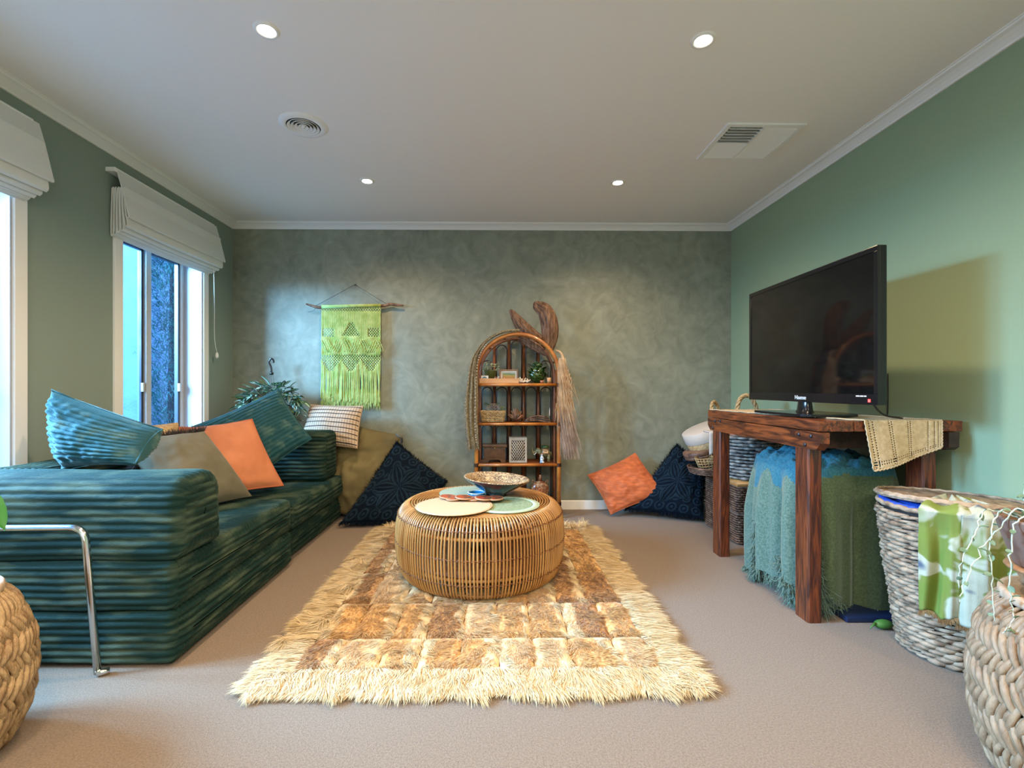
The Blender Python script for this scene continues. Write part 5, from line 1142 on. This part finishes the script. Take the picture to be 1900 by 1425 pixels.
# scarf over the left shoulder
sf = thing('draped_scarf', 'olive-taupe speckled scarf draped over the left shoulder of the bookcase', 'scarf', (-.17, 3.86, 1.1))
CP = smoothpath([(.20, 3.88, 1.520), (.08, 3.865, 1.508), (-.03, 3.86, 1.460), (-.11, 3.855, 1.385), (-.160, 3.85, 1.28), (-.176, 3.845, 1.14), (-.184, 3.84, .98), (-.188, 3.84, .82), (-.182, 3.84, .68), (-.172, 3.84, .585)], 6)
for (sh, wsc, zs, ph) in ((-.022, .055, 0, 0), (.026, .048, .015, 2)):
    mb = MB(); n = len(CP)
    def f(u, v):
        i = v * (n - 1); k = min(int(i), n - 2); t = i - k; p = CP[k] * (1 - t) + CP[k + 1] * t; d = (CP[k + 1] - CP[k]).normalized(); q = Vector((-d.z, 0, d.x)); q = q if q.x > 0 or q.z < 0 else q; fall = min(1, max(0, (v - .35) * 3)); w = wsc * (.45 + .75 * fall) * (1 - .35 * max(0, v - .85) / .15) * (1 + .2 * nz(v * 6, ph))
        return p + q * (-(u - .5) * w - sh * fall * 1.0) + Vector((0, -.012 - .010 * math.sin(u * 10 + v * 7 + ph), -.02 * zs))
    mb.grid(f, 14, 60); o = obj('scarf_strip', mb, 'shawl', sf); s = o.modifiers.new('t', 'SOLIDIFY'); s.thickness = .004
    nb = 160; rt = np.array([tuple(f(random.random(), random.uniform(.9, 1))) for _ in range(nb)]); d = np.stack([RNG.normal(0, .3, nb), RNG.normal(0, .2, nb), -np.ones(nb)], 1); V, F, k = blades(rt, d, d, RNG.uniform(.02, .05, nb), np.full(nb, .004), 2, wdir=np.tile([1., 0, 0], (nb, 1))); stuff(np_obj('scarf_fringe', V, F, 'shawl', sf))
mb = MB()
for k in range(44): q = CP[min(len(CP) - 1, 16 + int(k * .82))]; mb.sph(q + Vector((.030 + .004 * nz(k), -.022, .01 * nz(k * 2))), .0052, 6, 4)
obj('seed_beads', mb, 'knit_a', sf)
# raffia hank on the right
rf2 = thing('raffia_hank', 'long hank of dry raffia hanging down the right side of the bookcase', 'raffia', (.57, 3.86, 1.3))
n = 1500; t = RNG.uniform(0, 1, n); sx = RNG.normal(0, 1, n); rt = np.stack([.535 + .055 * t + sx * (.012 + .016 * t), 3.848 + RNG.normal(0, .012, n), 1.30 - .68 * t], 1); d = np.stack([.12 + RNG.normal(0, .06, n) + .03 * sx, RNG.normal(0, .05, n), -np.ones(n)], 1)
V, F, k = blades(rt, d, d + RNG.normal(0, .12, d.shape), RNG.uniform(.10, .26, n), np.full(n, .0045), 3, wdir=np.tile([1., 0, 0], (n, 1))); F = F.reshape(-1, 3); mi = np.repeat((t > .55).astype(int), k); V[:, 2] = np.maximum(V[:, 2], .48)
stuff(np_obj('fibres', V, F, ['raffia', 'raffia_g'], rf2, None, mi))
mb = MB(); mb.tube(smoothpath([(.495, 3.88, 1.36), (.535, 3.86, 1.335), (.555, 3.85, 1.26), (.575, 3.845, 1.14)], 6), [.007 + .0006 * i for i in range(19)], 7); obj('bound_top', mb, 'raffia', rf2)
mb = MB()
for s in range(3):
    P = [(.585 + .028 * s / 2 + .004 * math.sin(k * 1.3 + s * 2), 3.835, 1.20 - k * .011 - s * .03) for k in range(26)]; mb.tube(P, .0042, 5)
obj('braid', mb, 'raffia', rf2)
# palm bark on top
def bark(name, label, pts, wd, seed, tw=0.0):
    root = thing(name, label, 'bark', pts[0]); CPb = smoothpath(pts, 6); n = len(CPb); mb = MB()
    def f(u, v):
        i = v * (n - 1); k = min(int(i), n - 2); t = i - k; p = CPb[k] * (1 - t) + CPb[k + 1] * t; d = (CPb[k + 1] - CPb[k]).normalized(); q = Vector((d.z, 0, -d.x)); w = wd(v); s = 2 * u - 1
        return p + q * (s * w) + Vector((0, -.030 * (1 - s * s) * w / .05 + .004 * math.sin(s * 14) + .012 * nz(s * 2 + seed, v * 3), 0))
    mb.grid(f, 22, 36); o = obj('husk', mb, 'bark', root); s = o.modifiers.new('t', 'SOLIDIFY'); s.thickness = .009
    nb = 170; rt = np.array([tuple(f(random.random(), random.uniform(0, .35))) for _ in range(nb)]); dd = CPb[0] - CPb[3]; d = np.array([[dd.x, dd.y - .01, dd.z]]) + RNG.normal(0, .02, (nb, 3)); V, F, k = blades(rt, d, d, RNG.uniform(.03, .08, nb), np.full(nb, .003), 2, wdir=np.tile([1., 0, 0], (nb, 1))); stuff(np_obj('loose_fibres', V, F, 'bark', root)); return root
bark('palm_husk', 'pointed brown palm husk leaning left on top of the bookcase', [(.365, 3.975, 1.435), (.29, 3.98, 1.495), (.225, 3.985, 1.56), (.175, 3.985, 1.63), (.128, 3.985, 1.70)], lambda v: .056 * max(0, math.sin(PI * (.30 + .70 * v))) ** .75 + .002, 1)
bark('palm_husk', 'larger curled palm husk standing upright on the right of the bookcase top', [(.43, 3.97, 1.38), (.455, 3.965, 1.49), (.450, 3.965, 1.59), (.415, 3.965, 1.685), (.355, 3.97, 1.735), (.345, 3.96, 1.765)], lambda v: .064 * max(0, math.sin(PI * (.22 + .76 * v))) ** .7 + .003, 5)
bark('palm_husk', 'fibrous palm husk wedged inside the bookcase arch, above the green vase', [(.20, 3.93, 1.475), (.28, 3.93, 1.43), (.36, 3.93, 1.38), (.44, 3.94, 1.33)], lambda v: .030 * math.sin(PI * (.15 + .8 * v)) + .004, 9)

# things on the shelves
Z1_, Z2_, Z3_, Z4_ = 1.081 + .0135, .764 + .0135, .434 + .0135, .115 + .0135
YS = 3.95
def blob_plant(root, x, y, z, n, r, hgt, m='succ', big=1.3):
    me = leaf_mesh('tiny_leaf', .02, .014, [m, m], .3, False)
    for k in range(n):
        a = random.uniform(0, 2 * PI); q = r * random.random() ** .5; zz = z + random.uniform(0, hgt) * (1 - .4 * q / r); put_leaf(me, root, (x + q * math.cos(a), y + q * math.sin(a), zz), (math.cos(a), math.sin(a) - .3, random.uniform(0, 1)), random.uniform(-1, 1), big * random.uniform(.7, 1.2))
sp = thing('succulent_pot', 'succulents in an olive green glazed pot on the top shelf', 'potted plant', (-.035, 3.985, Z1_))
mb = MB(); mb.lathe([(0, 0), (.040, 0), (.050, .10), (.053, .105), (.048, .108), (.044, .10), (0, .095)], (-.035, 3.985, Z1_), 24); obj('pot', mb, 'gpot', sp); blob_plant(sp, -.035, 3.985, Z1_ + .10, 110, .062, .085, 'mat_e', big=1.0)
pc = thing('framed_picture', 'small wood-framed landscape print on the top shelf', 'picture', (.118, 4.02, Z1_))
mtp = Matrix.Translation((.118, 4.02, Z1_)) @ Matrix.Rotation(R(-8), 4, 'X')
mb = MB(); fw_, fh_ = .078, .118
for a in ((-fw_, fw_, 0, .012), (-fw_, fw_, fh_ - .012, fh_), (-fw_, -fw_ + .012, .012, fh_ - .012), (fw_ - .012, fw_, .012, fh_ - .012)): mb.box(a[0], a[1], -.008, .008, a[2], a[3], bev=.002, mtx=mtp)
obj('picture_frame', mb, 'frame', pc)
mb = MB(); mb.box(-fw_ + .011, fw_ - .011, .0, .003, .011, fh_ - .011, mtx=mtp); obj('mount', mb, 'white', pc)
mb = MB(); mb.box(-.052, .052, -.002, .0, .024, fh_ - .024); o = obj('print', mb, 'painting', None, (0, 0, 0)); o.parent = pc; o.location = (0, -.004, 0); o.rotation_euler = (R(-8), 0, 0)
ty = thing('shallow_tray', 'pale timber shallow tray along the front of the top shelf', 'tray', (0, 3.905, Z1_))
mb = MB(); mb.box(-.125, .195, 3.885, 3.890, Z1_, Z1_ + .038, bev=.001); mb.box(-.125, .195, 3.955, 3.96, Z1_, Z1_ + .038, bev=.001); mb.box(-.125, -.120, 3.89, 3.955, Z1_, Z1_ + .038); mb.box(.190, .195, 3.89, 3.955, Z1_, Z1_ + .038); obj('tray_sides', mb, 'tan', ty)
mb = MB(); mb.box(-.12, .19, 3.89, 3.955, Z1_ + .001, Z1_ + .005); obj('tray_base', mb, 'tan', ty)
cd = thing('printed_card', 'white card with a blue circle mark standing in the tray', 'card', (-.082, 3.925, Z1_ + .006))
mb = MB(); mb.box(-.114, -.052, 3.922, 3.925, Z1_ + .006, Z1_ + .062, bev=.0005); obj('card', mb, 'white', cd)
mb = MB(); mb.lathe([(.012, 0), (.012, .001), (.020, .001), (.020, 0)], (0, 0, 0), 28, mtx=Matrix.Translation((-.083, 3.9215, Z1_ + .034)) @ Matrix.Rotation(R(90), 4, 'X')); mb.lathe([(0, .001), (.008, .001)], (0, 0, 0), 20, mtx=Matrix.Translation((-.083, 3.9215, Z1_ + .034)) @ Matrix.Rotation(R(90), 4, 'X')); obj('circle_mark', mb, 'blue', cd)
kn = thing('trinket_pile', 'small pile of shells and trinkets in the tray before the picture', 'ornament', (.04, 3.92, Z1_ + .006))
for k in range(12):
    mb = MB(); x = random.uniform(.0, .09); mb.tube([(x, 3.925, Z1_ + .012 + random.uniform(0, .02)), (x + random.uniform(-.025, .025), 3.918, Z1_ + .04 + random.uniform(-.005, .022))], [.007, .002], 6); obj('shell', mb, random.choice(['coral', 'candle', 'frame', 'bluew']), kn)
cr = thing('white_coral', 'white branching coral pieces beside the tray on the top shelf', 'coral', (.235, 3.91, Z1_))
for k in range(14):
    mb = MB(); a = random.uniform(0, 2 * PI); p = Vector((.235 + random.uniform(-.03, .03), 3.905 + random.uniform(-.01, .02), Z1_ + .008)); mb.tube([p, p + Vector((.02 * math.cos(a), .01 * math.sin(a), random.uniform(.005, .03))), p + Vector((.035 * math.cos(a + .5), .01, random.uniform(.0, .045)))], [.006, .005, .003], 6); obj('branch', mb, 'coral', cr)
vs_ = thing('green_vase', 'bottle-green glazed lumpy artichoke-like vase on the top shelf', 'vase', (.355, 3.985, Z1_))
mb = MB()
def vf(u, v):
    a = 2 * PI * u; r = .018 + .052 * math.sin(PI * min(1, v * 1.08)) ** .8 if v < .75 else .026 + .018 * math.sin((v - .75) * 4 * PI); r += .007 * abs(math.sin(a * 4 + v * 14)) * math.sin(PI * v); return Vector((.355 + r * math.cos(a), 3.985 + r * math.sin(a), Z1_ + .175 * v))
mb.grid(vf, 64, 36); obj('vase_body', mb, 'gglaze', vs_)
lv = leaf_mesh('glazed_leaf', .035, .024, ['gglaze', 'gglaze'], .6, False)
for k in range(44):
    v = random.uniform(.08, .95); a = random.uniform(PI, 2 * PI); r = .02 + .055 * math.sin(PI * min(1, v * 1.0)); put_leaf(lv, vs_, (.355 + r * math.cos(a), 3.985 + r * math.sin(a), Z1_ + .18 * v), (math.cos(a) * .5, math.sin(a) * .5, .8), 0, random.uniform(.7, 1.1))
cdl = thing('votive_cup', 'tiny terracotta cup next to the green vase', 'cup', (.385, 3.905, Z1_)); mb = MB(); mb.lathe([(0, 0), (.013, 0), (.017, .022), (.014, .022), (.010, .004), (0, .004)], (.385, 3.905, Z1_), 16); obj('cup', mb, 'candle', cdl)
cdl = thing('pillar_candle', 'short tan pillar candle on the right of the top shelf', 'candle', (.445, 3.925, Z1_)); mb = MB(); mb.lathe([(0, 0), (.018, 0), (.018, .045), (.012, .046), (0, .042)], (.445, 3.925, Z1_), 18); obj('wax', mb, 'tan', cdl); bar('wick', (.445, 3.925, Z1_ + .04), (.445, 3.925, Z1_ + .052), .0012, 'blackm', cdl)
# second shelf
wb = thing('small_wicker_basket', 'small rectangular tan wicker basket on the second shelf', 'basket', (-.02, 3.93, Z2_))
S = rect_path(-.10, .068, 3.895, 3.985, flare=.18, z0=Z2_); mb = MB(); strands(mb, S, [Z2_ + .008 + .0115 * i for i in range(8)], 28, lambda r: 0, 1.7, .0058, .006, 5, 4, .2); stuff(obj('weave', mb, 'straw', wb)); mb = MB(); mb.box(-.097, .065, 3.898, 3.982, Z2_ + .001, Z2_ + .085); obj('liner', mb, 'dark_liner', wb)
cn = thing('pine_cone', 'scaly brown and cream pine cone sitting in the small wicker basket', 'pine cone', (-.015, 3.93, Z2_ + .087))
cl = leaf_mesh('cone_scale', .020, .016, ['bark', 'coral'], .2, True)
for i in range(7):
    for k in range(12): a = 2 * PI * (k + .5 * (i % 2)) / 12; r = .052 * math.cos(i / 7 * PI / 2); put_leaf(cl, cn, (-.010 + r * math.cos(a), 3.93 + r * .7 * math.sin(a), Z2_ + .09 + .0085 * i), (math.cos(a), math.sin(a), .55), 0, .9, 'scale')
sg = thing('green_sprigs', 'fresh green sprigs tucked round the pine cone', 'leaves', (-.03, 3.94, Z2_ + .09))
sg_m = leaf_mesh('sprig_leaf', .045, .012, ['leafg', 'leafy'], .3, True)
for k in range(14): a = random.choice((PI, 0)) + random.gauss(0, .5); put_leaf(sg_m, sg, (-.02 + .03 * math.cos(a), 3.94, Z2_ + .12 + random.uniform(0, .03)), (math.cos(a), -.3, random.uniform(.2, 1)), 0, random.uniform(.7, 1.1))
for k in range(3): put_leaf(sg_m, sg, (.045 + .006 * k, 3.90, Z2_ + .125), (.4, -.3, -.6 + .3 * k), 0, .9)
ft = thing('seed_pods', 'bunch of dark brown split seed pods on the second shelf', 'seed pods', (.18, 3.93, Z2_))
for k in range(11):
    a = -1.2 + 2.4 * k / 10; mb = MB(); p = Vector((.17 + .02 * nz(k), 3.93 + .02 * nz(k * 2), Z2_ + .012)); q = p + Vector((.075 * math.sin(a), random.uniform(-.02, .02), .085 * math.cos(a) * random.uniform(.6, 1.1) + .01)); mb.tube([p, (p + q) / 2 + Vector((.008, 0, 0)), q], [.006, .014, .003], 7); obj('pod', mb, random.choice(['bark', 'chest', 'pole_b']), ft)
st2 = thing('bark_stack', 'stack of flat curled bark strips at the right of the second shelf', 'bark', (.36, 3.94, Z2_))
for k in range(6): mb = MB(); z = Z2_ + .005 + .008 * k; w = .11 - .008 * k; mb.grid(lambda u, v: Vector((.355 + (u - .5) * 2 * w, 3.90 + .08 * v, z + .006 * math.sin(u * 5 + k) + .002)), 12, 4); o = obj('bark_strip', mb, 'bark', st2); s = o.modifiers.new('t', 'SOLIDIFY'); s.thickness = .005
sh = thing('white_shell_spike', 'thin white spike shell standing on the bark strips', 'shell', (.452, 3.94, Z2_ + .055)); mb = MB(); mb.tube([(.452, 3.94, Z2_ + .050), (.452, 3.94, Z2_ + .115)], [.006, .001], 8); obj('spike', mb, 'coral', sh)
# third shelf
cht = thing('trinket_chest', 'small dark carved wooden chest with shaped feet on the third shelf', 'chest', (.0, 3.96, Z3_))
mb = MB(); mb.box(-.088, .088, 3.91, 4.02, Z3_ + .030, Z3_ + .125, bev=.003); obj('body', mb, 'chest', cht)
mb = MB(); mb.box(-.100, .100, 3.900, 4.03, Z3_ + .125, Z3_ + .146, bev=.004); obj('lid', mb, 'chest', cht)
mb = MB(); mb.prism([(-.088, Z3_ + .030), (-.088, Z3_), (-.055, Z3_), (-.045, Z3_ + .018), (-.028, Z3_ + .024), (.028, Z3_ + .024), (.045, Z3_ + .018), (.055, Z3_), (.088, Z3_), (.088, Z3_ + .030)], 'y', 3.908, 3.922); mb.prism([(-.088, Z3_ + .030), (-.088, Z3_), (-.055, Z3_), (-.045, Z3_ + .018), (.045, Z3_ + .018), (.055, Z3_), (.088, Z3_), (.088, Z3_ + .030)], 'y', 4.008, 4.02); obj('foot_rail', mb, 'chest', cht)
mb = MB(); mb.box(-.070, .070, 3.906, 3.911, Z3_ + .045, Z3_ + .112, bev=.002); obj('carved_panel', mb, 'chest', cht); mb = MB(); mb.sph((0, 3.904, Z3_ + .118), (.005, .004, .007), 8, 6); obj('clasp', mb, 'brass', cht)
ln = thing('lattice_lantern', 'cream-grey lantern box with diamond lattice sides on the third shelf', 'lantern', (.190, 3.955, Z3_))
lx0, lx1, ly0, ly1, lh = .118, .262, 3.90, 4.02, .198
mb = MB(); mb.box(lx0 + .012, lx1 - .012, ly0 + .014, ly1 - .004, Z3_ + .004, Z3_ + lh - .004); obj('inner_dark', mb, 'dark_liner', ln)
mb = MB(); b_ = .016
for a in ((lx0, lx0 + b_, 0, lh), (lx1 - b_, lx1, 0, lh), (lx0 + b_, lx1 - b_, 0, b_), (lx0 + b_, lx1 - b_, lh - b_, lh)): mb.box(a[0], a[1], ly0, ly0 + .012, Z3_ + a[2], Z3_ + a[3], bev=.001)
for y in (ly1 - .004,): mb.box(lx0, lx1, y, ly1, Z3_, Z3_ + lh)
mb.box(lx0, lx0 + .010, ly0 + .012, ly1 - .004, Z3_, Z3_ + lh); mb.box(lx1 - .010, lx1, ly0 + .012, ly1 - .004, Z3_, Z3_ + lh); mb.box(lx0, lx1, ly0, ly1, Z3_ + lh, Z3_ + lh + .005, bev=.001); obj('lantern_frame', mb, 'lattice', ln)
w_, h_ = lx1 - lx0 - 2 * b_, lh - 2 * b_
for sgn in (1, -1):
    for k in range(-5, 8):
        c0 = k * .028; pts = []
        # clip the slanted line to the opening
        t0, t1 = 0.0, 1.0; sl_ = 1.45
        def line(x): return (x * sl_ + c0) if sgn > 0 else (h_ - x * sl_ - c0)
        xs_ = sorted([0, w_] + [((z - c0) / sl_) if sgn > 0 else ((h_ - c0 - z) / sl_) for z in (0, h_)])
        good = [x for x in xs_ if -1e-6 <= x <= w_ + 1e-6 and -1e-6 <= line(x) <= h_ + 1e-6]
        if len(good) >= 2 and good[-1] - good[0] > .006:
            a, b2 = good[0], good[-1]; bar('lattice_bar', (lx0 + b_ + a, ly0 + .006, Z3_ + b_ + line(a)), (lx0 + b_ + b2, ly0 + .006, Z3_ + b_ + line(b2)), .0040, 'lattice', ln, 4)
el = thing('elephant_stool_figurine', 'glazed ceramic elephant figurine with raised trunk on the third shelf', 'figurine', (.40, 3.96, Z3_))
ex, ey_ = .415, 3.965
mb = MB(); mb.sph((ex, ey_, Z3_ + .070), (.050, .034, .036), 20, 12)
for dx in (-.028, .030):
    for dy in (-.018, .018): mb.tube([(ex + dx, ey_ + dy, Z3_ + .06), (ex + dx, ey_ + dy, Z3_ + .02), (ex + dx, ey_ + dy, Z3_)], [.016, .012, .014], 10)
mb.sph((ex - .056, ey_ - .006, Z3_ + .088), (.026, .022, .025), 16, 10); mb.tube(smoothpath([(ex - .075, ey_ - .012, Z3_ + .085), (ex - .095, ey_ - .015, Z3_ + .075), (ex - .105, ey_ - .015, Z3_ + .095), (ex - .098, ey_ - .015, Z3_ + .115)], 5), [.012 - .0005 * i for i in range(16)], 8); mb.tube([(ex + .048, ey_, Z3_ + .08), (ex + .058, ey_, Z3_ + .045)], .004, 6); obj('elephant_body', mb, 'eleph', el)
mb = MB(); mb.sph((ex - .045, ey_ - .026, Z3_ + .082), (.016, .006, .022), 12, 8); mb.sph((ex - .045, ey_ + .016, Z3_ + .082), (.016, .006, .022), 12, 8); obj('ear', mb, 'eleph', el)
for dy in (-.018, .006): mb = MB(); mb.tube([(ex - .072, ey_ + dy, Z3_ + .075), (ex - .088, ey_ + dy - .004, Z3_ + .060), (ex - .098, ey_ + dy - .004, Z3_ + .068)], [.004, .003, .001], 6); obj('tusk', mb, 'white', el)
mb = MB(); mb.grid(lambda u, v: Vector((ex - .02 + .045 * u, ey_ + .040 * math.cos(PI * v), Z3_ + .066 + .045 * math.sin(PI * v))), 8, 16); o = obj('saddle_cloth', mb, 'eleph_b', el); s = o.modifiers.new('t', 'SOLIDIFY'); s.thickness = .004
mb = MB(); mb.lathe([(0, 0), (.026, 0), (.034, .008), (.034, .018), (.026, .024), (0, .024)], (ex + .004, ey_, Z3_ + .108), 24); obj('seat_top', mb, 'gglaze', el)
fg = thing('porcelain_figurine', 'tiny blue and white porcelain figure standing in front of the elephant', 'figurine', (.385, 3.90, Z3_))
mb = MB(); mb.lathe([(0, 0), (.020, 0), (.018, .006), (.014, .010), (.017, .030), (.012, .048), (.006, .052), (.009, .062), (.007, .072), (0, .075)], (.385, 3.90, Z3_), 16); obj('figure', mb, 'bluew', fg); mb = MB(); mb.sph((.385, 3.90, Z3_ + .070), (.010, .010, .006), 10, 6); obj('hat', mb, 'candle', fg)
# bottom shelf
fl_ = thing('painted_flask', 'round copper-coloured flask painted with a flower, on the bottom shelf', 'bottle', (.375, 3.96, Z4_))
mtf = Matrix.Translation((.375, 3.96, Z4_ + .088)) @ Matrix.Rotation(R(90), 4, 'X')
mb = MB(); mb.lathe([(0, -.034), (.045, -.034), (.068, -.022), (.076, 0), (.068, .022), (.045, .034), (0, .034)], (0, 0, 0), 36, mtx=mtf); obj('flask_body', mb, 'flask', fl_)
mb = MB(); mb.lathe([(0, .158), (.014, .158), (.012, .180), (.018, .186), (.010, .192), (.008, .21), (0, .212)], (.375, 3.96, Z4_), 16); obj('neck', mb, 'flask', fl_)
mb = MB(); mb.box(.345, .405, 3.945, 3.975, Z4_, Z4_ + .016, bev=.003); obj('foot', mb, 'flask', fl_)
mb = MB()
for k in range(8): a = k * PI / 4; mb.tube([mtf @ Vector((.004 * math.cos(a), .004 * math.sin(a), .0355)), mtf @ Vector((.014 * math.cos(a), .014 * math.sin(a), .037)), mtf @ Vector((.024 * math.cos(a), .024 * math.sin(a), .0355))], [.001, .0045, .001], 6)
obj('flower_petals', mb, 'flask_o', fl_)
for s in (-1, 1): mb = MB(); mb.tube(smoothpath([(.375 + s * .045, 3.96, Z4_ + .15), (.375 + s * .062, 3.96, Z4_ + .165), (.375 + s * .066, 3.96, Z4_ + .14)], 4), .004, 6); obj('lug', mb, 'flask', fl_)
bb_ = thing('blue_box', 'blue book-like box lying on the bottom shelf behind the carved bowl', 'box', (-.04, 3.97, Z4_))
mb = MB(); mb.box(-.11, .04, 3.90, 4.04, Z4_, Z4_ + .05, bev=.004); obj('box_body', mb, 'blue', bb_); mb = MB(); mb.box(-.112, .042, 3.898, 4.042, Z4_ + .05, Z4_ + .066, bev=.003); obj('box_lid', mb, 'blue', bb_)
